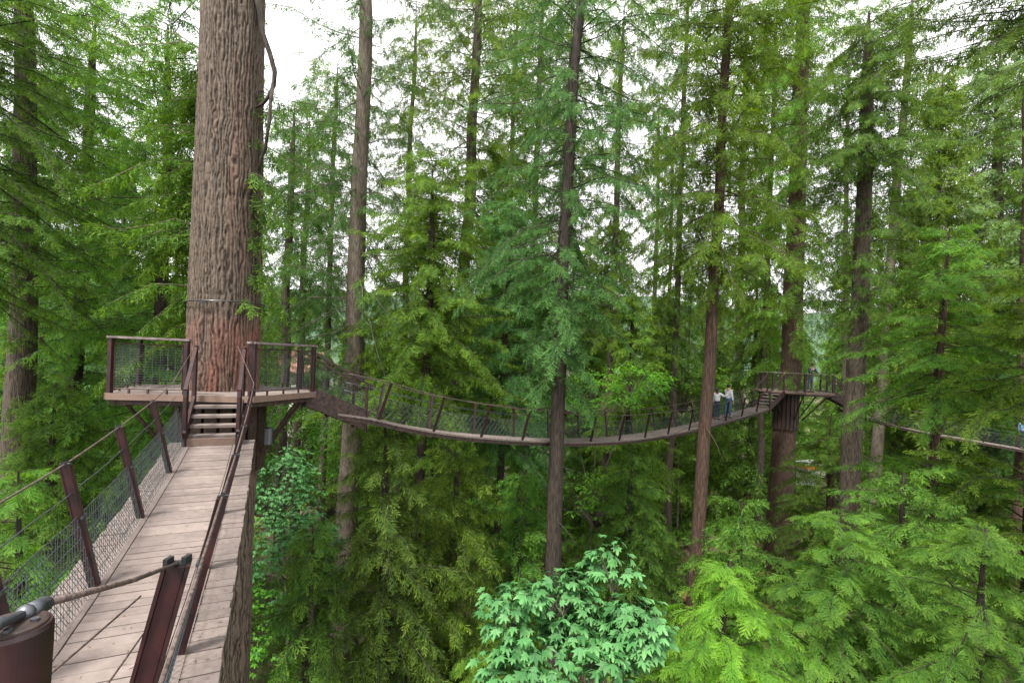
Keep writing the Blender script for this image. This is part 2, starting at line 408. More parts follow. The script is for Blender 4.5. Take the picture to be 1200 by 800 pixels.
def trunk_mesh(name, path, rad, mat, limbs=(), n=18, rough=.06, seed=0, seg=.5, stubs=0):
    """path: list of (x,y,z); rad(z) -> radius.  Wobbly barked tube plus limbs"""
    pz = np.array([p[2] for p in path]); px = np.array([p[0] for p in path]); py = np.array([p[1] for p in path])
    m = max(6, int((pz[-1] - pz[0]) / seg)); z = np.linspace(pz[0], pz[-1], m)
    x = np.interp(z, pz, px) + (snoise(z / 3.1, 0, 0, seed) - .5) * .16; y = np.interp(z, pz, py) + (snoise(z / 3.1, 7, 0, seed) - .5) * .16
    th = np.arange(n) / n * 2 * np.pi
    r = np.array([rad(t) for t in z])
    Z, TH = np.meshgrid(z, th, indexing='ij')
    Rr = r[:, None] * (1 + rough * (snoise(np.cos(TH) * 2.5 + 9, np.sin(TH) * 2.5 + 9, Z * .45, seed) - .5) * 2)
    V = np.stack([x[:, None] + Rr * np.cos(TH), y[:, None] + Rr * np.sin(TH), Z], 2).reshape(-1, 3)
    idx = np.arange(m * n).reshape(m, n); nx = np.roll(idx, -1, 1)
    Q = np.stack([idx[:-1].ravel(), nx[:-1].ravel(), nx[1:].ravel(), idx[1:].ravel()], 1)
    Vs = [V]; Qs = [Q]; o = len(V)
    rng = np.random.RandomState(seed + 77); L = list(limbs)
    for i in range(stubs):                                       # short dead branches
        zz = rng.uniform(z[0] + .25 * (z[-1] - z[0]), z[-1] * .95); a = rng.uniform(0, 6.28); ln = rng.uniform(.4, 2.0)
        b = np.array([np.interp(zz, z, x), np.interp(zz, z, y), zz]); s = np.linspace(0, 1, 5)[:, None]
        L.append((b + s * ln * np.array([math.cos(a), math.sin(a), rng.uniform(-.2, .25)]) + s ** 2 * ln * np.array([0, 0, -rng.uniform(.1, .6)]), .012 + .008 * ln))
    for P, r0 in L:
        k = len(P); d = P[-1] - P[0]; d = d / (np.linalg.norm(d) + 1e-9)
        a = np.cross(d, [0, 0, 1.0]); a = a / (np.linalg.norm(a) + 1e-9); b = np.cross(d, a)
        for j in range(k):
            rj = r0 * (1 - .8 * j / (k - 1))
            Vs.append(np.array([P[j] + rj * (a * math.cos(t) + b * math.sin(t)) for t in (0, 2.09, 4.19)]))
        ii = o + np.arange(k * 3).reshape(k, 3); nn = np.roll(ii, -1, 1)
        Qs.append(np.stack([ii[:-1].ravel(), nn[:-1].ravel(), nn[1:].ravel(), ii[1:].ravel()], 1)); o += k * 3
    return mesh_arrays(name, np.concatenate(Vs), np.concatenate(Qs), mat, smooth=True)

# ------------------------------------------------------------------ trees in the photograph
def px_path(pts, d, top, y_off=0):
    """photo pixels on a trunk -> world path from the ground to height top (above the eye)"""
    W = [U(px, py, d) for px, py in pts]; W.sort(key=lambda p: p.z)
    a, b = W[0], W[1]; k = (b.x - a.x) / (b.z - a.z)
    g0 = gz(a.x, d) - .4; k0 = max(-.03, min(.03, k))
    base = (a.x + k0 * (g0 - a.z), d, g0)
    a, b = W[-2], W[-1]; k = (b.x - a.x) / (b.z - a.z); k = max(-.03, min(.03, k)); zt = E + top
    res = [base] + [tuple(p) for p in W if base[2] + .5 < p.z < zt - .5]
    res.append((res[-1][0] + k * (zt - res[-1][2]), d, zt))
    return res

def tree(kind, label, pts, d, dia, top, crowns, bark='bark', fol='hem', group=None, cat='tree', stubs=6, flare=.35, seg=.5, taper=.55):
    path = px_path(pts, d, top)
    bx, by, bz = path[0]; loc = Vector((bx, by, bz + .4))
    loc_path = [(p[0] - loc[0], p[1] - loc[1], p[2] - loc[2]) for p in path]
    zs = [p[2] for p in loc_path]; xs = [p[0] for p in loc_path]
    ztop = zs[-1]; ze = E - loc.z
    def rad(z):
        t = (z - zs[0]) / (ztop - zs[0]); te = (ze - zs[0]) / (ztop - zs[0])
        base = (1 - taper * t) / (1 - taper * min(te, 1)) * dia / 2
        if ztop - z < 3: base *= max(.12, (ztop - z) / 3) ** .7
        return base * (1 + flare * math.exp(-max(z, 0) / .9))
    ax = lambda z: (np.interp(z, zs, xs), 0.0)
    root = empty(kind, loc, label, cat, group)
    limbs = []; Vs = []; Cs = []
    for cdef in crowns:
        cd = dict(cdef); cd['z0'] = cd['z0'] + E - loc.z; cd['z1'] = cd['z1'] + E - loc.z
        v, c, l = crown(axis=ax, **cd); Vs.append(v); Cs.append(c); limbs += l
    seed = int(abs(pts[0][0])) + int(d * 7)
    t = link('trunk', trunk_mesh('trunk', loc_path, rad, M[bark], limbs, seed=seed, stubs=stubs, seg=seg), root)
    kids = [t]
    if Vs:
        kids.append(link('crown', crown_mesh('crown', np.concatenate(Vs), np.concatenate(Cs), M[fol]), root))
    KIDS[root.name] = kids
    return root

# ------------------------------------------------------------------ the great trunk that carries the near platform
T1 = Vector((-6.42, 10.95, 0)); T1.z = gz(T1.x, T1.y)
def great_trunk():
    root = empty('conifer_tree', T1, 'massive ridged conifer trunk that the near platform and its deck are built around', 'tree')
    zt = E + 11.5 - T1.z; m, n = 1500, 260
    z = np.linspace(-.4, zt, m); th = np.arange(n) / n * 2 * np.pi
    Z, TH = np.meshgrid(z, th, indexing='ij')
    base = .715 + .05 * (E - Z) / 12 + .35 * np.exp(-np.maximum(Z, 0) / 1.2)
    base = base - .075 * np.clip((Z - E) / 9, 0, 1.2)
    cx, cy_ = np.cos(TH), np.sin(TH)
    wv = (snoise(cx * 2 + 4, cy_ * 2 + 4, Z * .5, 1) - .5) * .12
    # furrows: warped angular ridges, interlaced
    warp = (snoise(cx * 4, cy_ * 4, Z * 1.1, 2) - .5) * .16 + (snoise(cx * 9, cy_ * 9, Z * 4.5, 7) - .5) * .11
    rid = np.abs(((TH + warp) / (2 * np.pi) * 62 + (snoise(cx * 5, cy_ * 5, Z * .8, 3)) * 1.2) % 1 * 2 - 1)
    crossb = np.clip((np.abs(snoise(cx * 16, cy_ * 16, Z * 3.5, 4) - .5) * 2), 0, 1)
    plate = snoise(cx * 22, cy_ * 22, Z * 2.2, 14) * .6 + snoise(cx * 40, cy_ * 40, Z * 9, 15) * .4
    crk = np.clip((snoise(cx * 26, cy_ * 26, Z * 7.5, 16) - .66) * 6, 0, 1)
    fur = np.clip(rid * 1.3 - .05 + (plate - .5) * 1.1 - crk * .6, 0, 1) ** .8
    R = base + wv * .5 + .025 * (fur - .6) + .014 * (crossb - .5) + .012 * (snoise(cx * 30, cy_ * 30, Z * 22, 5) - .5)
    lean = -.010 * np.maximum(Z - E, 0)
    V = np.stack([R * cx + lean, R * cy_, Z], 2).reshape(-1, 3)
    idx = np.arange(m * n).reshape(m, n); nx = np.roll(idx, -1, 1)
    Q = np.stack([idx[:-1].ravel(), nx[:-1].ravel(), nx[1:].ravel(), idx[1:].ravel()], 1)
    mt, nn, b = new_mat('furrowed_bark'); L = nn.links
    at = nn.nodes.new('ShaderNodeAttribute'); at.attribute_name = 'fo'; sp = nn.nodes.new('ShaderNodeSeparateColor'); L.new(at.outputs['Color'], sp.inputs[0])
    tc = nn.nodes.new('ShaderNodeTexCoord'); mp = nn.nodes.new('ShaderNodeMapping'); mp.inputs['Scale'].default_value = (14, 14, 4)
    L.new(tc.outputs['Object'], mp.inputs[0]); nz = nn.nodes.new('ShaderNodeTexNoise'); nz.inputs['Scale'].default_value = 2; nz.inputs['Detail'].default_value = 8
    L.new(mp.outputs[0], nz.inputs[0])
    ad = nn.nodes.new('ShaderNodeMath'); ad.operation = 'MULTIPLY_ADD'; ad.inputs[1].default_value = .6; L.new(sp.outputs[0], ad.inputs[0]); L.new(nz.outputs['Fac'], ad.inputs[2])
    mr = nn.nodes.new('ShaderNodeMapRange'); mr.inputs[1].default_value = .45; mr.inputs[2].default_value = 1.15; L.new(ad.outputs[0], mr.inputs[0])
    def mixc(a, bb):
        x = nn.nodes.new('ShaderNodeMix'); x.data_type = 'RGBA'; x.inputs[6].default_value = (*a, 1); x.inputs[7].default_value = (*bb, 1); L.new(mr.outputs[0], x.inputs[0]); return x
    grey = mixc((.016, .012, .009), (.115, .089, .067)); red = mixc((.024, .011, .008), (.155, .070, .051))
    mm = nn.nodes.new('ShaderNodeMix'); mm.data_type = 'RGBA'; L.new(sp.outputs[1], mm.inputs[0]); L.new(grey.outputs[2], mm.inputs[6]); L.new(red.outputs[2], mm.inputs[7])
    L.new(mm.outputs[2], b.inputs['Base Color']); b.inputs['Roughness'].default_value = .85; b.inputs['Specular IOR Level'].default_value = .25
    bp = nn.nodes.new('ShaderNodeBump'); bp.inputs['Strength'].default_value = .5; bp.inputs['Distance'].default_value = .015
    L.new(nz.outputs['Fac'], bp.inputs['Height']); L.new(bp.outputs[0], b.inputs['Normal'])
    col = np.zeros((m * n, 3)); col[:, 0] = fur.ravel()
    ze = E - T1.z
    rub = np.clip((ze + .72 + .35 * (snoise(cx * 3, cy_ * 3, 0, 8) - .5) - Z) / .4, 0, 1) * np.clip((Z - ze + 3.5) / 1.5, 0, 1)
    rub = rub * np.clip(.45 + 1.3 * (snoise(cx * 4, cy_ * 4, Z * 1.2, 9) - .3), 0, 1)
    rub = np.maximum(rub, np.clip((snoise(cx * 5, cy_ * 5, Z * .7, 10) - .72) * 2, 0, .3))
    col[:, 1] = rub.ravel()
    kids = [link('trunk', mesh_arrays('trunk', V, Q, mt, col, smooth=True), root)]
    # the contorted leafless limb on the right of the trunk
    def q(px, py, d=10.7): p = U(px, py, d); return p
    mb = MB()
    mb.tube([q(296, -20), q(304, 8), q(308, 40), q(316, 62), q(322, 84), q(321, 100), q(315, 113), q(308, 122), q(300, 126)], [.08, .07, .058, .055, .052, .046, .04, .034, .02], 8)
    mb.tube([q(320, 98), q(317, 120, 10.6), q(316, 140, 10.55), q(313, 160, 10.55), q(311, 175), q(306, 186), q(303, 200)], [.042, .036, .034, .034, .036, .034, .02], 8)
    kids.append(mb.build('branch', M['bark_dark'], root, T1, smooth=True))
    # drooping live branches, right side and behind left
    parts = []; limbs = []
    for (cfg) in [dict(seed=501, z0=1.6, z1=4.2, r0=1.5, r1=1.7, nb=12, az=(-.5, .5), droop=.7, hang=1.0, gap=.10, sl=.32, T=LO, elev=(-.2, .1)),
                  dict(seed=502, z0=2.5, z1=9.5, r0=2.2, r1=2.6, nb=16, az=(-.25, .55), droop=.6, hang=1.3, gap=.12, sl=.3, T=LO, clump=.35),
                  dict(seed=503, z0=.6, z1=6.5, r0=2.4, r1=3.0, nb=70, az=(2.3, 3.6), droop=.45, hang=.7, gap=.11, sl=.34, T=LO)]:
        cfg['z0'] += E - T1.z; cfg['z1'] += E - T1.z
        v, c, l = crown(**cfg); parts.append((v, c)); limbs += l
    kids.append(link('crown', crown_mesh('crown', np.concatenate([p[0] for p in parts]), np.concatenate([p[1] for p in parts]), M['cedar']), root))
    kids.append(link('limb', trunk_mesh('limb', [(0, 0, zt * .6), (0, 0, zt * .8)], lambda t: .05, M['twig'], limbs, n=6), root))
    KIDS[root.name] = kids
great_trunk()
def band():
    mb = MB(); c = Vector((T1.x, T1.y, 0)); zc = U(262, 353, 10.2).z; pts = []
    for k in range(49):
        a = k / 48 * 2 * math.pi; pts.append((c.x + .775 * math.cos(a), c.y + .775 * math.sin(a), zc + .03 * math.cos(a)))
    mb.tube(pts, .014, 6, cap=False)
    mb.beam((c.x - .1, c.y - .79, zc - .02), (c.x + .06, c.y - .79, zc - .02), .03, .05)
    o = mb.build('steel_cable', M['black'], None, smooth=False)
    tag(o, 'thin dark cable looped round the massive trunk above the deck', 'cable')
band()

# ------------------------------------------------------------------ hanging bridges
def interp_pts(pts, s):
    d = [0]
    for a, b in zip(pts[:-1], pts[1:]): d.append(d[-1] + math.hypot(b[0] - a[0], b[1] - a[1]))
    return Vector([float(np.interp(s, d, [p[i] for p in pts])) for i in range(3)]), d[-1]

def smooth_pts(pts, n):
    """resample a polyline of control points with a smooth vertical curve"""
    P = [Vector(p) for p in pts]; out = []
    for i in range(len(P) - 1):
        p0, p1, p2, p3 = P[max(i - 1, 0)], P[i], P[i + 1], P[min(i + 2, len(P) - 1)]
        for k in range(n):
            t = k / n
            out.append(.5 * ((2 * p1) + (p2 - p0) * t + (2 * p0 - 5 * p1 + 4 * p2 - p3) * t * t + (3 * p1 - p0 - 3 * p2 + p3) * t ** 3))
    return out + [P[-1]]

def bridge(name, label, pts, hin, hpost, hout, post_l, post_r, lean=.23, ph=1.03, pw=.10, net_sp=.07, net_r=.0028, plank=.14, pn=4, cab=.011, ends=(None, None), long_n=7, start=0.0):
    P = smooth_pts(pts, pn); _, S = interp_pts(P, 0)
    org = P[0].copy(); root = empty(name, org, label, 'footbridge')
    def fr(s):
        s = min(max(s, 0), S)
        p, _ = interp_pts(P, s); q, _ = interp_pts(P, min(s + .25, S)); q0, _ = interp_pts(P, max(s - .25, 0))
        t = (q - q0).normalized(); n = t.cross(Vector((0, 0, 1))).normalized(); return p, t, n, n.cross(t)
    rng = random.Random(len(label))
    mb = MB(); s = 0.0
    while s < S - .02:                                       # transverse boards
        p, t, n, u = fr(s + plank / 2); g_ = plank * .46
        for a, b in ((-hin, hin),) if hout <= hpost + .06 else ((-hin, hin), (hpost + .055, hout), (-hout, -hpost - .055)):
            mb.cur = rng.random(); dz = rng.uniform(-.003, .003); e = rng.uniform(-.008, .008) if b != hin else 0
            c = u * (-.02 + dz)
            mb.beam(p + n * (a + e) + c, p + n * (b + e) + c, plank * .94, .04, up=u)
        s += plank
    mb.build('deck', M['plank'], root, org)
    for sg in (-1, 1):                                       # long side boards that carry the posts
        mb = MB(); s = 0
        while s < S - .05:
            e = min(s + 1.8, S); pp, tt, nn, uu = fr(s); p2, t2, n2, u2 = fr(e - .01); mb.cur = rng.random()
            k = max(1, int((e - s) / .3))
            for j in range(k):
                a_, _, na_, ua = fr(s + (e - s) * j / k); b_, _, nb_, ub = fr(s + (e - s) * (j + 1) / k - (.008 if j == k - 1 else 0))
                x = sg * (hin + hpost + .05) / 2 + sg * .006; wd = (hpost + .045 - hin)
                mb.beam(a_ + na_ * x - ua * .017, b_ + nb_ * x - ub * .017, wd, .045, up=ua)
            s = e
        mb.build('side_board', M['plank'], root, org)
        mb = MB(); m = max(4, int(S / .6))
        for j in range(m):
            a_, _, na_, ua = fr(S * j / m); b_, _, nb_, ub = fr(S * (j + 1) / m)
            mb.beam(a_ + na_ * sg * (hout - .07) - ua * .095, b_ + nb_ * sg * (hout - .07) - ub * .095, .08, .10, up=ua)
        mb.build('stringer', M['darkwood'], root, org)
        tops = []
        for s in (post_l if sg < 0 else post_r):
            p, t, n, u = fr(s); b = p + n * sg * hpost - u * .05; top = p + n * sg * (hpost + lean) + u * (ph - .01) + t * rng.uniform(-.02, .02)
            mb = MB(); ax = (top - b).normalized()
            mb.beam(b, top, pw * .86, pw * .80, up=n, ch=.12)
            for e in (-1, 1): mb.beam(b + n * e * pw * .44, top + n * e * pw * .44, pw * 1.05, pw * .14, up=n)
            po = mb.build('post', M['post'], root, org)
            if pw > .065:
                mc = MB()
                for e in (-1, 1): mc.beam(top + t * e * pw * .36 - ax * .01, top + t * e * pw * .36 + ax * .028, pw * .22, pw * .5, up=n)
                mc.tube([top + ax * .012 - n * pw * .5, top + ax * .012 + n * pw * .5], .008, 6)
                mc.build('cable_clamp', M['black'], po, org)
                v = b + (top - b) * .6; mc = MB(); mc.tube([v - n * sg * pw * .55 - t * .05, v - n * sg * pw * .55 + t * .05], .012, 6)
                mc.build('collar', M['steel'], po, org)
        m = max(8, int(S / .3))
        def rail(f, s): p, t, n, u = fr(s); return p + n * sg * (hpost + lean * f) + u * (ph * f)
        for f, r in ((1.0, cab), (.78, cab * .55), (.59, cab * .5)):
            line = [rail(f, S * j / m) + Vector((0, 0, (-.012 * abs(math.sin(j * .9)) if f < 1 else 0))) for j in range(m + 1)]
            e0 = ends[0 if sg < 0 else 1]
            if e0 and f == 1.0: line = line + [Vector(e0)]
            mb = MB(); mb.tube(line, r, 6); mb.build('handrail_cable' if f == 1.0 else 'cable', M['steel'] if f < 1 else M['cable'], root, org, smooth=True)
        mb = MB(); nv = 5                                     # wire net from deck to mid cable
        hgt = .59
        k = int(S / net_sp) + 1
        for j in range(k):
            for dr in (-1, 1):
                s0 = j * net_sp + rng.uniform(-.012, .012); line = []
                for v in range(nv + 1):
                    s1 = s0 + dr * (v / nv - .0) * .42
                    if 0 <= s1 <= S: line.append(rail(hgt * v / nv, s1))
                if len(line) > 1: mb.tube(line, net_r, 3, cap=False)
        for v in range(1, long_n):
            mb.tube([rail(hgt * v / long_n, S * j / m) for j in range(m + 1)], net_r * 1.15, 3, cap=False)
        mb.build('wire_net', M['net'], root, org)
    return root, fr, S

def staircase(label, top_c, bot_c, width, n, rail_h=.95, mat_tread='plank', closed=False, rail=True):
    """open steps between two points; top_c is the nosing at the upper deck, bot_c the foot on the bridge"""
    top, bot = Vector(top_c), Vector(bot_c); d = (bot - top); dh = Vector((d.x, d.y, 0)); L = dh.length; dh.normalize()
    sd = dh.cross(Vector((0, 0, 1))).normalized(); root = empty('staircase', bot, label, 'stairs')
    rise = (top.z - bot.z) / n; run = L / n; rng = random.Random(int(L * 100))
    for i in range(1, n):
        z = top.z - rise * i; c = top + dh * (run * i - run * .0); c.z = z - .03
        mb = MB(); mb.cur = rng.random()
        mb.beam(c - sd * width / 2 + dh * (-run * .25), c + sd * width / 2 + dh * (-run * .25), run * .95 + .06, .055, ch=.12); mb.build('tread', M[mat_tread], root, bot)
    if closed is False:
        mb = MB(); mb.cur = .4; c = bot + dh * (-.02); c.z = bot.z + .05; mb.beam(c - sd * width / 2, c + sd * width / 2, .05, .13); mb.build('kick_board', M['fascia'], root, bot)
    for sg in (-1, 1):
        mb = MB(); o = sd * sg * (width / 2 + .03)
        a = top + o - dh * .05; a.z -= .12; b = bot + o + dh * .02; b.z += .10
        mb.beam(a, b, .05, .30 if not closed else .46, up=(0, 0, 1)); mb.build('stringer', M['post'] if not closed else M['darkwood'], root, bot)
        if rail:
            hb = bot + o; ht = top + o; r0 = ht + Vector((0, 0, rail_h)); r1 = hb + Vector((0, 0, rail_h))
            for p in (ht, hb):
                mb = MB(); mb.beam(p - Vector((0, 0, .2)), p + Vector((0, 0, rail_h)), .06, .06); mb.build('baluster', M['post'], root, bot)
            mb = MB(); mb.beam(r0 - dh * .06, r1 + dh * .1, .055, .05); mb.beam(r1 + dh * .1, r1 + dh * .12 - Vector((0, 0, .12)), .05, .05); mb.build('handrail', M['post'], root, bot)
            if closed:
                for f in (.85, .12):
                    mb = MB(); mb.beam(ht + Vector((0, 0, rail_h * f)), hb + Vector((0, 0, rail_h * f)), .03, .035); mb.build('rail_bar', M['darkwood'], root, bot)
                mb = MB()
                for k in range(14):
                    p = ht + (hb - ht) * (k / 13); mb.tube([p + Vector((0, 0, rail_h * .12)), p + Vector((0, 0, rail_h * .85))], .004, 3)
                for k in range(8):
                    mb.tube([ht + Vector((0, 0, rail_h * (.15 + .09 * k))), hb + Vector((0, 0, rail_h * (.15 + .09 * k)))], .004, 3)
                mb.build('wire_panel', M['net'], root, bot)
    return root

def platform(label, poly, z, centre, tr, panels, hh=1.07, th=.12, lamps=(), wires=(.05, .11), strut=1.5, struts=None, collar=(-.2, -1.6), cshift=0.0):
    """deck polygon (ccw from above), panels = list of (i, t0, t1) railing runs on edge i"""
    org = Vector((centre[0], centre[1], z)); root = empty('viewing_platform', org, label, 'platform')
    cx, cy_ = centre; n = len(poly)
    mb = MB(); rng = random.Random(5)
    # boards laid across the deck, cut to the outline
    ys = [p[1] for p in poly]; a0 = math.radians(12); ca, sa = math.cos(a0), math.sin(a0)
    R = [(p[0] * ca + p[1] * sa, -p[0] * sa + p[1] * ca) for p in poly]
    y = min(r[1] for r in R); ymax = max(r[1] for r in R); bw = .14
    while y < ymax:
        def cut(yy):
            xs = []
            for i in range(n):
                (x1, y1), (x2, y2) = R[i], R[(i + 1) % n]
                if (y1 <= yy < y2) or (y2 <= yy < y1): xs.append(x1 + (x2 - x1) * (yy - y1) / (y2 - y1))
            return (min(xs), max(xs)) if len(xs) > 1 else None
        A, B = cut(y + .005), cut(min(y + bw - .008, ymax - .003))
        if A and B:
            mb.cur = rng.random(); v = []
            for (xx, yy) in ((A[0], y), (A[1], y), (B[1], y + bw - .008), (B[0], y + bw - .008)):
                v.append((xx * ca - yy * sa, xx * sa + yy * ca))
            mb.add([(*q, z) for q in v] + [(*q, z - .04) for q in v], [(0, 1, 2, 3), (7, 6, 5, 4), (0, 4, 5, 1), (1, 5, 6, 2), (2, 6, 7, 3), (3, 7, 4, 0)])
        y += bw
    mb.build('deck', M['plank'], root, org)
    for i in range(n):
        a, b = Vector((*poly[i], 0)), Vector((*poly[(i + 1) % n], 0)); t = (b - a).normalized(); o = Vector((t.y, -t.x, 0))
        mb = MB(); mb.cur = rng.random(); mb.beam(a + o * .025 + Vector((0, 0, z - th / 2 + .004)), b + o * .025 + Vector((0, 0, z - th / 2 + .004)), .05, th); mb.build('fascia_board', M['fascia'], root, org)
        mb = MB(); mb.beam(a - o * .08 + Vector((0, 0, z - .15)), b - o * .08 + Vector((0, 0, z - .15)), .07, .13); mb.build('edge_beam', M['darkwood'], root, org)
    posts = {}
    for (i, t0, t1) in panels:
        A, B = Vector((*poly[i], z)), Vector((*poly[(i + 1) % n], z)); e = (B - A); inn = Vector((cx, cy_, z)) - (A + B) / 2; inn.normalize()
        a, b = A + e * t0 + inn * .05, A + e * t1 + inn * .05; up = Vector((0, 0, 1)); t = e.normalized()
        for q in (a, b):
            key = (round(q.x, 1), round(q.y, 1))
            if key in posts: continue
            posts[key] = 1; mb = MB(); mb.beam(q - up * .1, q + up * (hh - .04), .09, .075, ch=.1); mb.build('railing_post', M['post'], root, org)
        mb = MB(); mb.cur = .4; mb.beam(a - t * .05 + up * (hh - .02), b + t * .05 + up * (hh - .02), .12, .04); mb.build('handrail', M['railtop'], root, org)
        mb = MB(); c, d = a + t * .07, b - t * .07; lo, hi = up * .09, up * (hh - .14)
        for p, q in ((c + lo, d + lo), (c + hi, d + hi), (c + lo, c + hi), (d + lo, d + hi)): mb.tube([p, q], .012, 5)
        w_ = (d - c).length; f = mb.build('panel_frame', M['darkwood'], root, org)
        mb = MB(); k = int((hi - lo).length / wires[0])
        for j in range(1, k): p = lo + (hi - lo) * j / k; mb.tube([c + p, d + p], .0028, 3, cap=False)
        k = max(2, int(w_ / wires[1]))
        for j in range(1, k): p = c + (d - c) * j / k; mb.tube([p + lo, p + hi], .0032, 3, cap=False)
        mb.build('wire_mesh', M['net'], f, org)
        for j in range(3):
            p = a + (b - a) * (.25 + .25 * j); mb = MB(); mb.beam(p, p + lo, .03, .03); mb.build('bracket', M['darkwood'], root, org)
    for p in lamps:
        mb = MB(); mb.tube([p, Vector(p) - Vector((0, 0, .05)), Vector(p) - Vector((0, 0, .09))], [.02, .04, .03], 8); mb.build('lamp', M['black'], root, org)
    for (p, q, r) in struts or []:
        mb = MB(); mb.tube([p, q], r, 8); mb.build('strut', M['darkwood'], root, org)
    mb = MB(); m = 20; r = tr + .06                       # steel and timber collar gripping the trunk under the deck
    for k in range(m):
        a = 2 * math.pi * k / m; x, y = cx + cshift + r * math.cos(a), cy_ + r * math.sin(a)
        mb.beam((x, y, z + collar[0]), (x, y, z + collar[1]), 2 * r * math.sin(math.pi / m) * .82, .07, up=(math.cos(a), math.sin(a), 0))
    mb.build('trunk_collar', M['darkwood'], root, org)
    return root

# --- bridge from the viewer to the near platform
C0, DIR = Vector((-2.48, 3.05)), Vector((-.4386, .8987))
def b1(dc, z): k = (dc - 3.05) / .8987; return (C0.x + DIR.x * k, dc, E + z)
b1pts = [b1(.9, -2.12), b1(2.0, -2.13), b1(3.2, -2.10), b1(4.4, -2.08), b1(5.8, -2.00), b1(7.4, -1.87), b1(8.75, -1.70)]
sd_ = lambda dc: (dc - .9) / .8987
near_rail = (-5.22, 9.35, E + .02)
br1, fr1, S1 = bridge('suspension_bridge', 'near slatted footbridge climbing from the viewer to the steps at the big trunk', b1pts, .32, .385, .66,
       [sd_(d) for d in (1.6, 3.12, 4.37, 5.82, 7.37)], [sd_(d) for d in (3.18, 4.43, 5.75, 7.05, 8.25)], ph=1.06, cab=.008, pw=.068, net_sp=.06, net_r=.0026, ends=((-6.05, 9.30, E - .10), near_rail))
# the visible newel post and thick cable of the viewer's own platform
def near_deck():
    z = E - 1.6; poly = [(-1.55, -1.5), (1.6, -1.5), (1.6, 1.1), (-.4, 1.1), (-1.55, .55)]
    root = empty('start_platform', (0, 0, z), 'platform edge under the viewer with one stout maroon newel post', 'platform')
    org = Vector((0, 0, z)); mb = MB(); rng = random.Random(3); y = -1.5
    while y < 1.0:
        mb.cur = rng.random(); mb.beam((-1.5, y, z - .02), (1.6, y, z - .02), .13, .04); y += .14
    mb.build('deck', M['plank'], root, org)
    p = U(14, 733, 1.17); c = Vector((p.x, p.y, 0))
    mb = MB(); mb.tube([(c.x, c.y, z - .3), (c.x, c.y, p.z - .01), (c.x, c.y, p.z)], [.055, .076, .072], 48); po = mb.build('newel_post', M['post'], root, org, smooth=False)
    mb = MB(); mb.tube([(c.x, c.y, p.z), (c.x, c.y, p.z + .006), (c.x, c.y, p.z + .009)], [.067, .066, .060], 48); mb.build('post_cap', M['darkwood'], po, org)
    for bx, by in ((.045, .01), (-.01, .048), (.03, -.04)):
        mb = MB(); mb.tube([(c.x + bx, c.y + by, p.z + .008), (c.x + bx, c.y + by, p.z + .016)], .009, 6); mb.build('bolt', M['steel'], po, org)
    mb = MB()
    a, b = U(30, 718, 1.2), U(53, 707, 1.26)
    mb.tube([U(-20, 745, 1.05), U(0, 731, 1.12), a], .012, 8); mb.tube([a, b], .02, 10); mb.ball(a + Vector((0, 0, 0)), .021); mb.ball(b, .018)
    mb.tube([U(-12, 728, 1.1), U(20, 724, 1.17)], .008, 8)
    mb.build('cable_fitting', M['steel'], po, org, smooth=True)
    top = U(208, 660, 2.45); ba = top + Vector((-.21, -.10, -1.12)); t = Vector((-.4386, .8987, 0)); n_ = Vector((.8987, .4386, 0))
    mb = MB(); mb.beam(ba, top, .085, .085, up=n_, ch=.12)
    for e in (-1, 1): mb.beam(ba + n_ * e * .05, top + n_ * e * .05, .11, .016, up=n_)
    pa = mb.build('post', M['post'], root, org)
    mb = MB()
    mb.beam(top - n_ * .05, top + n_ * .05, .05, .012)
    for e in (-1, 1): mb.beam(top + n_ * e * .038, top + n_ * e * .038 + Vector((0, 0, .035)), .05, .022)
    mb.build('cable_clamp', M['black'], pa, org)
    v = ba * .42 + top * .58; mb = MB(); mb.tube([v - n_ * .055, v + n_ * .055], .03, 8); mb.build('collar', M['steel'], pa, org)
    mb = MB(); mb.tube([b, (b * .5 + top * .5) - Vector((0, 0, .012)), top], .0095, 8); mb.build('handrail_cable', M['cable'], root, org, smooth=True)
    for (x, y, yy, xx) in ((165, 698, 830, 10), (168, 742, 850, 90)):
        mb = MB(); mb.tube([U(xx, yy, 1.25), U((xx + x) / 2, (yy + y) / 2 + 1, 1.7), U(x, y, 2.4)], .0042, 6); mb.build('cable', M['cable'], root, org, smooth=True)
near_deck()

# --- near platform
P1, P3, P4, P5, P6, P7 = (-7.50, 9.15), (-5.03, 9.55), (-4.50, 11.25), (-5.25, 12.25), (-7.2, 12.9), (-8.5, 11.2)
PZ = E - .945
c1 = (T1.x, T1.y)
def on(p, z): return Vector((p[0], p[1], z))
lowz = PZ - 1.55
st = []
for p, a in (((-7.3, 9.3), 0), ((-8.2, 10.9), 0), ((-5.1, 9.8), 0), ((-4.7, 10.9), 0), ((-4.75, 11.3), 0), ((-7.0, 12.6), 0)):
    v = Vector(p) - Vector(c1); v.normalize(); st.append((on(p, PZ - .16), Vector((c1[0] + v.x * .8, c1[1] + v.y * .8, lowz)), .035))
platform('near timber platform with wire panelled railing circling the massive trunk', [P1, P3, P4, P5, P6, P7], PZ, c1, .80,
         [(0, 0, .52), (0, .985, 1.0), (1, 0.0, 1), (3, 0, 1), (4, 0, 1), (5, 0, 1)], struts=st, wires=(.045, .12), collar=(-.12, -1.75),
         lamps=[U(318, 405, 10.0), U(350, 408, 10.8), U(163, 402, 9.3)])
mb = MB(); q = U(315, 500, 10.3); mb.tube([q, q - Vector((0, 0, .03)), q - Vector((0, 0, .36)), q - Vector((0, 0, .40))], [.03, .085, .085, .05], 14); mb.tube([q, U(322, 468, 10.3)], .012, 6)
tag(mb.build('drum_lamp', M['steel'], None, smooth=False), 'small grey canister hanging under the near deck beside the struts', 'lamp')
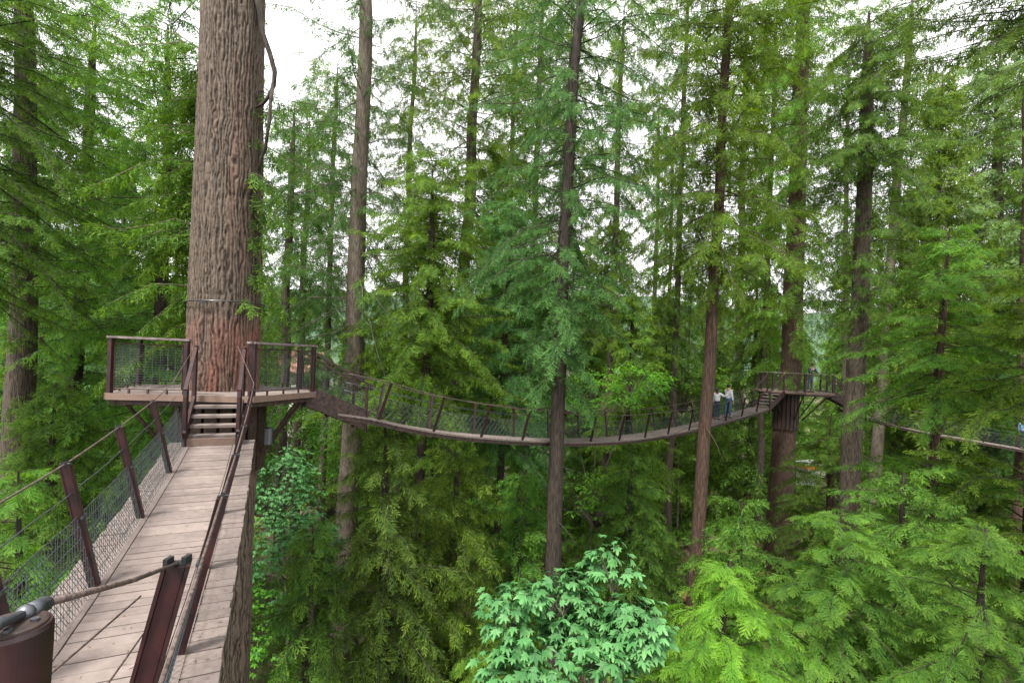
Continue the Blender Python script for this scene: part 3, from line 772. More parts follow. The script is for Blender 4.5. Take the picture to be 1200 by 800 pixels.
tp = b1(9.42, 0); bt = b1(8.55, -1.71)
staircase('five weathered steps rising from the near footbridge to the deck at the big trunk', (tp[0], tp[1], PZ), bt, .74, 5)

# --- bridge from the near platform to the far platform
A2, B2 = Vector((-4.9, 11.75)), Vector((14.3, 27.5)); D2 = (B2 - A2).normalized()
def b2(d, px_z):
    k = (d - A2.y) / D2.y; x = A2.x + D2.x * k; return x, d, E + px_z + .07
def zpx(px, py, d): return U(px, py, d).z - E
b2pts = [b2(12.15, -1.56), b2(12.7, -1.72), b2(13.6, -2.08), b2(14.8, -2.42), b2(16.7, -2.78), b2(18.4, -2.98), b2(20.0, -3.03), b2(22.1, -2.93), b2(24.1, -2.68), b2(25.6, -2.45), b2(27.0, -2.24)]
L2 = (27.0 - 12.15) / D2.y
st2 = [1.4 + 1.62 * i for i in range(14) if 1.4 + 1.62 * i < L2]
far_bridge, fr2, S2 = bridge('suspension_bridge', 'long footbridge sagging through the middle of the forest to the far platform', b2pts, .36, .42, .50,
       st2, [s - .35 for s in st2], lean=.20, ph=.98, pw=.056, net_sp=.16, net_r=.0024, cab=.012, long_n=5)
top2 = Vector((A2.x, A2.y, PZ)); bot2 = Vector((*(A2 + D2 * 1.35), E - 1.78))
staircase('dark side-boarded steps dropping from the near platform to the sagging footbridge', top2, bot2, .78, 5, closed=True)

# --- far platform
c2 = (U(926, 460, 29.4).x, 29.4); PZ2 = E - 1.24
a2 = [math.radians(a) for a in (-105, -45, 0, 60, 125, 185, 222)]
poly2 = []
for a, r in zip((-150, -98, -42, 15, 75, 135, 180), (1.75, 2.0, 2.2, 2.3, 2.2, 2.0, 1.8)):
    poly2.append((c2[0] + r * math.cos(math.radians(a)), c2[1] + r * math.sin(math.radians(a))))
st = []
for p in poly2:
    v = Vector(p) - Vector(c2); L = v.length; v.normalize(); st.append((Vector((c2[0] + v.x * L * .9, c2[1] + v.y * L * .9, PZ2 - .16)), Vector((c2[0] + v.x * .68, c2[1] + v.y * .68, PZ2 - 1.7)), .04))
platform('far round platform on the reddish trunk where people stand', poly2, PZ2, c2, .60, [(0, 0, 1), (1, 0, 1), (2, .45, 1), (3, 0, 1), (4, 0, 1), (5, 0, 1)], struts=st, wires=(.12, .2), collar=(-.12, -2.3), cshift=-.22)
e2 = Vector((14.3 - D2.x * .6, 27.5 - D2.y * .6)); t2 = e2 + D2 * 1.75
staircase('pale steps climbing from the sagging footbridge to the far platform', (t2.x, t2.y, PZ2), (e2.x, e2.y, E - 2.24), .85, 6)

# --- bridge leaving the far platform to the right
p0 = Vector(poly2[2]) * .75 + Vector(poly2[3]) * .25
e3 = U(1290, 545, 24.5)
s3 = [(p0.x + .9, p0.y - .1, E - 2.2)]
b3pts = [(p0.x + .9, p0.y - .1, E - 2.2)]
for px, py, d in ((1040, 496, 28.4), (1080, 505, 27.9), (1120, 512, 27.4), (1160, 519, 26.8), (1200, 526, 26.2), (1260, 537, 25.3)):
    b3pts.append(tuple(U(px, py, d)))
L3 = sum(math.hypot(b[0] - a[0], b[1] - a[1]) for a, b in zip(b3pts[:-1], b3pts[1:]))
s3 = [1.0 + 1.9 * i for i in range(12) if 1.0 + 1.9 * i < L3]
bridge('suspension_bridge', 'footbridge half hidden by branches, leaving the far platform towards the right', b3pts, .36, .42, .50, s3, s3, lean=.14, ph=1.02, pw=.062, net_sp=.2, net_r=.003, cab=.012, long_n=4, pn=3)
staircase('dark steps dropping from the far platform behind the tree beside it', (p0.x, p0.y, PZ2), (p0.x + 1.5, p0.y - .17, E - 2.22), .8, 5, closed=True)

# ------------------------------------------------------------------ TREES
def K(seed, z0, z1, r0, r1, nb, **k): return dict(seed=seed, z0=z0, z1=z1, r0=r0, r1=r1, nb=nb, **k)
SPARSE = dict(hang=1.0, droop=.5, gap=.14, sl=.32, jit=.7, clump=.32)
HEM = dict(hang=.4, droop=.38, gap=.14, sl=.37, jit=.6, clump=.25)
def dome(r, p=.6): return lambda u: r * max(.06, 1 - u) ** p
TIER = dict(hang=.22, droop=.30, jit=.5, clump=.35)
AIRY = dict(hang=.9, droop=.48, jit=.7, clump=.22)
def ct(*a, **k): return tree('conifer_tree', *a, **k)
ct('slim grey brown trunk with sparse hanging sprays just right of the massive trunk', [(430, 0), (420, 200), (414, 400), (405, 740)], 20, .76, 17,
   [K(1, -2, 17, 3.8, 4.4, 200, gap=.15, sl=.33, hang=.9, droop=.48, jit=.7, clump=.34)], bark='bark_pale', fol='blue', stubs=16)
ct('dark thin hemlock trunk rising behind the start of the long footbridge', [(507, 190), (505, 300), (497, 450), (480, 740)], 18.5, .30, 7.0,
   [K(2, -2.0, 7.6, 1, 1, 230, rfun=dome(4.0, .4), **HEM), K(3, -9, -2, 3.2, 3.2, 60, **HEM)], bark='bark_dark', fol='hem', stubs=12)
ct('straight brown trunk with a broad airy crown, seen behind the long footbridge', [(560, 0), (549, 260), (533, 470), (525, 640)], 26, .68, 21,
   [K(4, 0, 21, 5.4, 4.8, 360, gap=.2, sl=.40, **AIRY)], bark='bark', fol='hem', stubs=14)
ct('dark brown trunk in front of the long footbridge with dead drooping limbs', [(680, 0), (667, 200), (656, 400), (650, 640)], 16, .44, 15,
   [K(5, 2.0, 15, 3.4, 3.8, 190, gap=.14, sl=.30, **AIRY), K(6, -.8, 3.2, 1.6, 2.2, 40, hang=.5, droop=.6, gap=.12, sl=.42, jit=.4)], bark='bark_dark', fol='blue', stubs=40)
ct('reddish brown trunk crossing in front of the long footbridge left of the walking couple', [(856, 20), (838, 330), (818, 640)], 19, .44, 17,
   [K(7, 3.8, 17, 3.6, 4.2, 260, hang=.6, droop=.45, gap=.19, sl=.42, jit=.5, clump=.25), K(8, 2.2, 4.2, 1.6, 2.4, 34, **SPARSE)], bark='bark_red', fol='hem', stubs=22)
ct('stout red barked trunk holding up the far platform', [(941, 0), (933, 280), (926, 430), (906, 690)], 29.4, 1.16, 26,
   [K(9, 4, 26, 4.6, 4.8, 300, gap=.26, sl=.52, **AIRY), K(10, -.5, 4, 2.4, 3.6, 34, gap=.22, sl=.46, **AIRY)], bark='bark_red', fol='hem', stubs=18)
ct('grey trunk with a dark crown standing in front of the far platform steps', [(1018, 30), (1012, 240), (1003, 400), (996, 600)], 22, .74, 16.2,
   [K(11, 9, 16.2, 4.2, 2.0, 180, hang=.45, droop=.35, gap=.18, sl=.42, jit=.4), K(12, 1, 9, 2.4, 3.8, 110, gap=.2, sl=.38, **AIRY)], bark='bark', fol='cedar', stubs=26)
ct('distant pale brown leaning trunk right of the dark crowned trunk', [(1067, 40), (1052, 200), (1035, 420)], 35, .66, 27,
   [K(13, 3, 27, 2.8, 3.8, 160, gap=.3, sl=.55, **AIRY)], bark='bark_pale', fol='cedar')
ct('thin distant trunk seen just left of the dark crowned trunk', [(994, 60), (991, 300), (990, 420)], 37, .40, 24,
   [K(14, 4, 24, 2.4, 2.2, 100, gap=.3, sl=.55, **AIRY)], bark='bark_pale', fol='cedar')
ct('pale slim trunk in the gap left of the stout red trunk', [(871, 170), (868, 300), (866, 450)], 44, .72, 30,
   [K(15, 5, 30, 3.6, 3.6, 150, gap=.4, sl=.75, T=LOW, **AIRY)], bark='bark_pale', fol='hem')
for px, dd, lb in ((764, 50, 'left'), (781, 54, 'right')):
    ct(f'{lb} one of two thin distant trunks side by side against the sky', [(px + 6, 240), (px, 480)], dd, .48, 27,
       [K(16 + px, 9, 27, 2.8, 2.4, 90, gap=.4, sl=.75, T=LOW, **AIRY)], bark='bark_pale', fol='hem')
# airy crowned trees further back that break up the sky
for i, (px, dd, tp, rr, fl, lab) in enumerate((
    (590, 36, 26, 5.0, 'hem', 'loose distant tree just right of the straight brown trunk'),
    (655, 38, 27, 5.0, 'cedar', 'loose distant tree directly behind the dark brown front trunk'),
    (333, 25, 12.5, 2.8, 'cedar', 'fine leaved tree showing between the massive trunk and the airy tree beside it'),
    (382, 34, 20, 3.6, 'hem', 'tall wispy distant tree just left of the slim grey brown trunk'),
    (352, 30, 14, 3.2, 'blue', 'airy tree with thin sprays showing against the sky right beside the massive trunk'),
    (472, 33, 23, 3.8, 'cedar', 'slender tree in the gap between the first two trunks right of the big one'),
    (620, 31, 24, 4.6, 'hem', 'loose crowned tree just left of the dark brown front trunk'),
    (715, 29, 21, 4.2, 'hem', 'loose crowned tree just right of the dark brown front trunk'),
    (790, 34, 27, 4.6, 'cedar', 'thin tree whose sprays hang into the sky gap left of the reddish trunk'),
    (895, 36, 27, 4.4, 'hem', 'dense tree between the reddish trunk and the stout red one'),
    (1092, 40, 25, 4.0, 'hem', 'thin crowned tree beside the sky gap in the upper right'))):
    ct(lab, [(px + 16, 0), (px, 430)], dd, .42, tp, [K(400 + i, 1.5, tp, rr * .9, rr, int(13 * (tp - 1)), gap=.23, sl=.44, **AIRY)], bark='bark', fol=fl, stubs=14)
ct('reddish trunk cut by the right edge of the picture', [(1200, 330), (1197, 480)], 27, .50, 18,
   [K(18, 1.5, 18, 3.0, 3.0, 90, hang=.5, droop=.45, gap=.24, sl=.5, jit=.5, clump=.2)], bark='bark_red', fol='bright')
ct('thick grey brown trunk at the far left edge behind the near railing', [(30, 0), (28, 220), (24, 400), (16, 610)], 17, .78, 14,
   [K(19, 3.0, 14, 3.2, 3.4, 150, hang=.6, droop=.45, gap=.17, sl=.4, jit=.5, clump=.3), K(190, -2.5, 3, 1.6, 2.2, 40, **SPARSE)], bark='bark', fol='bright', stubs=14)
ct('shadowed dark trunk inside the greenery behind the left railing panel', [(104, 180), (98, 300), (88, 480)], 21, .50, 14,
   [K(20, -7, 14, 3.6, 3.6, 380, hang=.45, droop=.4, gap=.16, sl=.38, jit=.45, clump=.25)], bark='bark_dark', fol='bright', stubs=10)
ct('lush cedar with long sweeping sprays left of the massive trunk', [(205, -100), (188, 400)], 17, .40, 11,
   [K(21, -7, 12, 3.8, 3.2, 360, hang=.5, droop=.42, gap=.14, sl=.36, jit=.45, clump=.24)], bark='bark_dark', fol='bright', stubs=8)
ct('near cedar whose branches fill the upper left corner', [(-150, 0), (-160, 600)], 12, .6, 11,
   [K(22, 1.5, 11, 5.0, 5.4, 170, hang=.5, droop=.36, gap=.11, sl=.28, jit=.45, az=(-.9, 1.0), clump=.28)], bark='bark_dark', fol='bright', stubs=4)
ct('young green hemlock under the left end of the near platform', [(60, 560), (55, 700)], 14, .2, -1.2,
   [K(23, -8, -1.2, 1, 1, 160, rfun=dome(3.1), hang=.3, droop=.4, gap=.15, sl=.38, jit=.4)], bark='bark_dark', fol='bright', stubs=0)
ct('low fresh green hemlock beside the near footbridge net', [(20, 640), (18, 790)], 8.2, .14, -2.2,
   [K(24, -6.5, -2.2, 1, 1, 80, rfun=dome(2.2), hang=.4, droop=.4, gap=.15, sl=.30, jit=.45, T=HI)], bark='bark_dark', fol='bright', stubs=0)
# understorey on the right
ct('layered hemlock with a thin leaning stem in front of the right footbridge', [(1116, 275), (1104, 380), (1090, 590)], 19, .26, 5.8,
   [K(25, -1.2, 5.8, 1, 1, 150, rfun=dome(4.4, .55), gap=.14, sl=.38, **TIER), K(26, -9, -3.5, 4.2, 4.2, 80, gap=.18, sl=.46, **TIER)], bark='bark_red', fol='bright', stubs=10)
ct('flat layered hemlock growing just below the far platform', [(975, 505), (972, 640)], 24.5, .24, -2.1,
   [K(27, -9, -2.1, 1, 1, 170, rfun=dome(4.2, .5), gap=.14, sl=.38, **TIER)], bark='bark_red', fol='bright', stubs=4)
ct('green hemlock filling the lower right beside the layered one', [(1060, 560), (1055, 700)], 14.5, .22, -2.9,
   [K(28, -9.5, -2.9, 1, 1, 210, rfun=dome(4.0, .5), gap=.12, sl=.33, **TIER)], bark='bark_dark', fol='bright', stubs=0)
ct('hemlock at the right edge with long level branches', [(1215, 300), (1205, 700)], 16, .3, 3.5,
   [K(29, -.9, 3.5, 1, 1, 90, rfun=dome(3.8, .5), gap=.15, sl=.38, **TIER), K(290, -9, -2.9, 4.0, 3.8, 120, gap=.15, sl=.38, **TIER)], bark='bark_dark', fol='hem', stubs=0)
ct('feathery hemlock at the bottom right corner', [(1150, 640), (1140, 790)], 10.5, .18, -3.2,
   [K(30, -8, -3.2, 1, 1, 110, rfun=dome(3.2, .5), gap=.13, sl=.32, T=HI, **TIER)], bark='bark_dark', fol='bright', stubs=0)
ct('deep green feathery hemlock right of the lime one at the bottom', [(985, 640), (980, 780)], 12, .18, -3.5,
   [K(31, -9, -3.5, 1, 1, 120, rfun=dome(3.2, .5), gap=.14, sl=.34, T=HI, **TIER)], bark='bark_dark', fol='bright', stubs=0)
ct('bright lime green hemlock top right of the maple', [(852, 655), (842, 790)], 9.6, .15, -3.75,
   [K(32, -7, -3.75, 1, 1, 85, rfun=dome(2.5, .6), gap=.14, sl=.32, T=HI, hang=.35, droop=.4, jit=.45)], bark='bark_dark', fol='lime', stubs=0)
ct('small lime green hemlock top peeping out left of the maple', [(596, 725), (594, 795)], 8.6, .12, -4.3,
   [K(33, -7, -4.3, 1, 1, 60, rfun=dome(1.9, .6), gap=.13, sl=.28, T=HI, hang=.35, droop=.4, jit=.45)], bark='bark_dark', fol='lime', stubs=0)
# dark drooping cedars low in the middle
ct('drooping olive cedar filling the lower middle under the long footbridge', [(452, 500), (448, 780)], 13.5, .24, -1.9,
   [K(34, -10, -1.9, 1, 1, 210, rfun=dome(3.0, .45), hang=.7, droop=.45, gap=.14, sl=.34, jit=.5, clump=.22)], bark='bark_dark', fol='cedar', stubs=0)
ct('drooping cedar low between the two brown trunks', [(535, 540), (530, 780)], 15.5, .24, -3.0,
   [K(35, -10, -3.0, 1, 1, 190, rfun=dome(3.0, .45), hang=.6, droop=.45, gap=.15, sl=.36, jit=.5, clump=.22)], bark='bark_dark', fol='hem', stubs=0)
ct('shaggy cedar right of the dark pillar at the bottom left', [(365, 560), (362, 790)], 12.5, .2, -4.4,
   [K(36, -10, -4.4, 1, 1, 110, rfun=dome(2.0, .45), hang=.7, droop=.45, gap=.14, sl=.34, jit=.5)], bark='bark_dark', fol='bright', stubs=0)
ct('soft green hemlock crown hanging over the middle of the long footbridge', [(600, 240), (590, 470)], 22, .26, 7.0,
   [K(37, -4, 7.0, 1, 1, 260, rfun=dome(4.4, .4), **HEM)], bark='bark_dark', fol='blue', stubs=0)
ct('hemlock behind the footbridge between the second and third trunks', [(742, 330), (738, 480)], 27, .28, 4.0,
   [K(38, -11, 4.0, 1, 1, 260, rfun=dome(4.0), hang=.3, droop=.38, gap=.24, sl=.55, jit=.4, clump=.2)], bark='bark_dark', fol='hem', stubs=0)
ct('dim broad hemlock low behind the third trunk', [(742, 530), (738, 620)], 20, .24, -3.6,
   [K(39, -11, -3.6, 1, 1, 160, rfun=dome(3.6, .5), **HEM)], bark='bark_dark', fol='cedar', stubs=0)
ct('hemlock low in front of the base of the third trunk', [(870, 590), (866, 690)], 17, .22, -4.6,
   [K(40, -11, -4.6, 1, 1, 120, rfun=dome(2.8, .5), **HEM)], bark='bark_dark', fol='bright', stubs=0)
ct('hemlock low behind the second trunk beside the maple', [(610, 560), (604, 660)], 17.5, .22, -4.0,
   [K(41, -11, -4.0, 1, 1, 140, rfun=dome(3.0, .5), **HEM)], bark='bark_dark', fol='bright', stubs=0)
# big pale tree and overhanging branch on the right
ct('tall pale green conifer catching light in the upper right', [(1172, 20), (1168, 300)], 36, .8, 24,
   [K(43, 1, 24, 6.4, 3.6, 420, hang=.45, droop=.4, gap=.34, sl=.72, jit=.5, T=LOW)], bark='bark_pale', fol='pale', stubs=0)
ct('dark overhanging boughs reaching in from the upper right corner', [(1330, 0), (1330, 600)], 12, .5, 13.5,
   [K(44, 8.3, 13, 5.2, 5.8, 110, hang=.7, droop=.22, gap=.12, sl=.32, jit=.6, az=(2.5, 4.2), elev=(-.1, .2))], bark='bark_dark', fol='cedar', stubs=0)

# trees standing in the distance: eight sources, every copy its own object
rng = np.random.RandomState(12)
GRP = 'conifers closing the view behind the bridges'
FAR_LABEL = 'one of many tall conifers closing the view behind the bridges'
protos = []
for i in range(9):
    h = [27, 30, 25, 31, 22, 17, 19, 28, 14][i]; fol = ['hem', 'bright', 'cedar', 'hem', 'bright', 'bright', 'hem', 'blue', 'bright'][i]
    r0 = [4.2, 4.6, 4.0, 4.4, 4.3, 3.8, 3.6, 4.6, 3.4][i]; low = [3, 5, 2, 9, 1, .5, 1, 6, .4][i]
    zs = np.array([-.5, h]); root = empty('distant_conifer', (0, 0, 0), FAR_LABEL, 'tree', GRP)
    v, c, l = crown(300 + i, low, h, r0, .9, int(13 * (h - low)), T=LOW, sl=.72, gap=.36, hang=[.3, .5, .7, .8, .3, .2, .4, .6, .25][i], droop=.4, jit=.5, clump=.18 if i in (0, 3, 7) else 0)
    tr = .30 if h > 20 else .17
    t = link('trunk', trunk_mesh('trunk', [(0, 0, -.5), (.1, 0, h * .5), (0, 0, h)], lambda z: max(.02, tr * (1 - .9 * z / h)), M[['bark', 'bark_red', 'bark_dark'][i % 3]], l, n=10, seed=i, seg=1.2, stubs=8), root)
    k = link('crown', crown_mesh('crown', v, c, M[fol]), root)
    KIDS[root.name] = [t, k]; protos.append(root)
spots = []
KEEP_OPEN = [(951, 11, 41)]
def far_tree(px, d, kind, s=1.0):
    x = (px - 600) / F * d
    for p_, w_, dd in KEEP_OPEN:
        if abs(px - p_) < w_ + 3.2 * F / d and d < dd: return
    for q in spots:
        if (q[0] - x) ** 2 + (q[1] - d) ** 2 < (1.5 + d * .015) ** 2: return
    spots.append((x, d, kind, s))
for px in range(-160, 1380, 52):                                # mid rank, closer
    d = rng.uniform(33, 42); left = px < 340; right = px > 880
    kinds = [1, 4, 7, 0] if left else ([0, 1, 3, 4, 7] if right else [4, 5, 6, 8, 5])
    far_tree(px + rng.uniform(-18, 18), d, kinds[rng.randint(len(kinds))], rng.uniform(.85, 1.1))
for px in range(-120, 1330, 44):
    d = rng.uniform(45, 58); open_ = 290 < px < 490
    kinds = [5, 6, 8, 8] if open_ else [0, 2, 3, 5, 6, 1, 4]
    far_tree(px + rng.uniform(-16, 16), d, kinds[rng.randint(len(kinds))], rng.uniform(.85, 1.1))
for px in range(-120, 1330, 34):
    d = rng.uniform(64, 92); open_ = 300 < px < 420
    kinds = [8, 8, 5] if open_ else [1, 2, 4, 6, 0, 5]
    far_tree(px + rng.uniform(-14, 14), d, kinds[rng.randint(len(kinds))], rng.uniform(.8, 1.1))
used = set()
for (x, d, k, s) in spots:
    src = protos[k]; o = src if k not in used else copy_tree(src); used.add(k)
    o.location = (x, d, gz(x, d) - .1); o.rotation_euler = (0, 0, rng.uniform(0, 6.28)); o.scale = (s, s, s)

# ------------------------------------------------------------------ broadleaf trees
def lobed_leaf(seed):
    """five pointed maple-like leaf, triangles around the stalk, slightly cupped"""
    rng = np.random.RandomState(seed)
    spec = [(-150, .22), (-128, .48), (-105, .33), (-82, .78), (-62, .48), (-44, .85), (-24, .47), (-12, .78), (0, 1.0), (12, .78), (24, .47), (44, .85), (62, .48), (82, .78), (105, .33), (128, .48), (150, .22)]
    P = [(0, 0, 0)]
    for a, r in spec:
        r *= rng.uniform(.92, 1.08) * .62; a = math.radians(a)
        P.append((r * math.cos(a) + .18, r * math.sin(a), -rng.choice([.2, .45, .7]) * r * r + rng.uniform(-.035, .035)))
    P = np.array(P); n = len(spec); Fc = [(0, i, i + 1) for i in range(1, n)]
    return P, np.array(Fc), np.array([0.1] + [min(1, r) for a, r in spec])
LEAF = [lobed_leaf(i) for i in range(4)]
def oval_leaf():
    P = np.array([(0, 0, 0), (.3, .22, -.02), (.7, .2, -.06), (1, 0, -.14), (.7, -.2, -.06), (.3, -.22, -.02), (.5, 0, .03)])
    return P, np.array([(6, i, (i + 1) % 6) for i in range(6)]), np.array([.2, .5, .6, 1, .6, .5, .2])
OVAL = [oval_leaf()]

def broadleaf(kind, label, base, blobs, nleaf, size, mat, T, trunk_r=.08, group=None, seed=1, cluster=6, spread=.35, per_m=None):
    """blobs: list of (centre, radii); leaves in drooping rosettes at the ends of twigs"""
    rng = np.random.RandomState(seed); base = Vector(base); root = empty(kind, base, label, 'tree', group)
    Vs, Fs, Cs = [], [], []; o = 0; limbs = []
    wts = np.array([b[1][0] * b[1][1] for b in blobs], float); wts /= wts.sum()
    nros = nleaf // cluster; b0 = np.array(base)
    for k in range(nros):
        bi = rng.choice(len(blobs), p=wts); c, R = blobs[bi]; c = np.array(c) - b0
        d = rng.normal(size=3); d /= np.linalg.norm(d); d[2] = abs(d[2]) * 1.1 - .30; d /= np.linalg.norm(d)
        rr = rng.uniform(.35, 1.06) ** .5; p = c + d * np.array(R) * rr
        if snoise(p[0] * 1.4 + 30, p[1] * 1.4, p[2] * 1.8, seed) < .47: continue
        if rng.rand() < .5:
            q = c + np.array([0, 0, -R[2] * .9]); s = np.linspace(0, 1, 4)[:, None]; limbs.append((q + (p - q) * s + np.array([0, 0, 1]) * np.sin(s * 3.14) * .08, .012))
        a0 = rng.uniform(0, 6.28); br = rng.uniform(.2, .8); lean = np.array([d[0], d[1], 0]) * .8
        for j in range(cluster):
            a = a0 + j * 2.4 + rng.uniform(-.4, .4); sz = size * rng.uniform(.55, 1.15)
            X = np.array([math.cos(a), math.sin(a), rng.uniform(-.75, .05)]) + lean * .6; X /= np.linalg.norm(X)
            N0 = np.array([0, 0, 1.0]) + lean * rng.uniform(0, .5) + rng.uniform(-.35, .35, 3); Z = N0 - X * (N0 @ X); Z /= np.linalg.norm(Z); Y = np.cross(Z, X)
            tv, tf, tt = T[rng.randint(len(T))]
            st = p + X * rng.uniform(.1, spread) * size * 2 + np.array([0, 0, rng.uniform(-.5, .5) * size])
            Vs.append(st + sz * (tv @ np.stack([X, Y, Z]))); Fs.append(tf + o); o += len(tv)
            cc = np.empty((len(tv), 3)); cc[:, 0] = tt; cc[:, 1] = np.clip(br + rng.uniform(-.4, .4), 0, 1); cc[:, 2] = rng.uniform(.1, .9); Cs.append(cc)
    leaves = link('crown', mesh_arrays('crown', np.concatenate(Vs), np.concatenate(Fs), mat, np.concatenate(Cs)), root)
    path = [(0, 0, -.4)]; c0 = np.array(blobs[0][0]) - b0; path.append((c0[0] * .4, c0[1] * .4, c0[2] * .5)); path.append((c0[0], c0[1], c0[2] - blobs[0][1][2] * .3))
    for c, R in blobs[1:]:
        c = np.array(c) - b0; s = np.linspace(0, 1, 6)[:, None]; q = np.array(path[1]); limbs.append((q + (c - q) * s + np.array([0, 0, .3]) * np.sin(s * 3.14), trunk_r * .6))
    t = link('trunk', trunk_mesh('trunk', path, lambda z: max(.02, trunk_r * (1 - .08 * z)), M['bark_pale'], limbs, n=8, seed=seed, seg=.6), root)
    KIDS[root.name] = [t, leaves]; return root

def B(px, py, d, rx, ry, rz): return (tuple(U(px, py, d)), (rx, ry, rz))
bl = [B(690, 750, 7.9, .75, .7, .5), B(722, 668, 8.2, .40, .42, .50), B(600, 715, 7.8, .42, .45, .36), B(612, 785, 7.2, .6, .6, .42), B(745, 735, 7.6, .42, .5, .40), B(660, 700, 8.0, .42, .5, .36), B(690, 815, 6.9, .9, .8, .5)]
bp = U(690, 735, 8.2); broadleaf('maple_tree', 'bluish green maple with large lobed leaves at the bottom centre', (bp.x, bp.y, gz(bp.x, bp.y)), bl, 2300, .27, M['maple'], LEAF, seed=3, trunk_r=.1)
vines = [
 ('vine maple with blue green leaves just right of the dark pillar', [B(345, 640, 15, 1.7, 1.5, 1.3), B(325, 570, 16, 1.4, 1.3, 1.3), B(372, 700, 14, 1.2, 1.2, 1.2)], 5200, .19, 'maple'),
 ('lit yellow green broadleaf behind the near platform struts', [B(335, 520, 21, 2.0, 2, 1.9), B(385, 570, 22, 2, 1.8, 1.6)], 4600, .22, 'vine'),
 ('pale green broadleaf tree under the near platform at the bottom left', [B(335, 770, 15, 1.6, 1.4, 1.2), B(318, 690, 17, 1.4, 1.2, 1.2)], 3200, .17, 'vine'),
 ('bright broadleaf tree behind the footbridge right of the second trunk', [B(700, 462, 23.5, 2.3, 1.8, 1.3), B(745, 450, 24.5, 1.8, 1.6, 1.2), B(668, 490, 23, 1.5, 1.4, 1.0)], 3800, .24, 'vine'),
 ('broadleaf shrub glowing between the first and second trunks', [B(620, 480, 27, 2.4, 2, 1.8), B(590, 560, 24, 2, 2, 1.6)], 3000, .26, 'vine'),
 ('yellow green broadleaf low behind the second trunk', [B(700, 585, 22, 2.2, 2, 1.4)], 2200, .22, 'vine'),
 ('broadleaf tree with lit crown left behind the couple', [B(800, 450, 36, 3.2, 2.6, 2.4)], 2400, .32, 'vine'),
 ('low broadleaf bush at the bottom between cedars', [B(505, 760, 17, 1.8, 1.6, 1.3)], 1600, .2, 'maple'),
]
for i, (lb, bl, n, sz, mt) in enumerate(vines):
    c = bl[0][0]; broadleaf('broadleaf_tree', lb, (c[0], c[1], gz(c[0], c[1])), bl, n, sz, M[mt], LEAF[:2] if sz < .2 else OVAL, seed=40 + i, trunk_r=.09, cluster=5)

# ------------------------------------------------------------------ undergrowth, log, things glimpsed on the ground
rng = np.random.RandomState(99); n = 16000
r = 5 + 85 * rng.rand(n) ** .75; a = rng.uniform(-1.05, 1.05, n); x = r * np.sin(a) * 1.0; y = r * np.cos(a)
keep = snoise(x / 3, y / 3, 0, 21) > .42; x, y = x[keep], y[keep]; r = r[keep]
P = np.stack([x, y, ground_z(x, y) + rng.uniform(.05, .8, len(x))], 1); th_ = rng.uniform(0, 6.28, len(x))
D = np.stack([np.cos(th_), np.sin(th_), rng.uniform(-.1, .8, len(x))], 1); Nn = np.tile([0, 0, 1.0], (len(x), 1)) + rng.uniform(-.3, .3, (len(x), 3))
v, c = place(LOW, P, D, Nn, rng.uniform(.5, 1.1, len(x)) * (1 + r / 60), rng, rng.uniform(.2, .9, len(x)))
tag(link('undergrowth', crown_mesh('undergrowth', v, c, M['bright'])), 'fern and sapling undergrowth covering the forest floor', 'undergrowth', kind='stuff')
mb = MB(); a, b = U(858, 684, 26.5), U(899, 675, 28.5); a.z = max(a.z, gz(a.x, a.y) + .2); b.z = max(b.z, gz(b.x, b.y) + .3); a2_ = a + (a - b) * 1.2
M['log'] = noise_mat('orange_brown_log', (.16, .07, .035), (.50, .27, .15), (3, 3, 3), 3, bump=.4)
mb.tube([a2_, a, (a + b) / 2 + Vector((0, 0, .05)), b], [.24, .23, .22, .2], 14); mb.tube([(a + b) / 2, (a + b) / 2 + Vector((.3, -.3, .5))], [.07, .03], 6)
tag(mb.build('fallen_log', M['log'], None, smooth=True), 'orange brown fallen log lying beside the base of the far platform trunk', 'log')

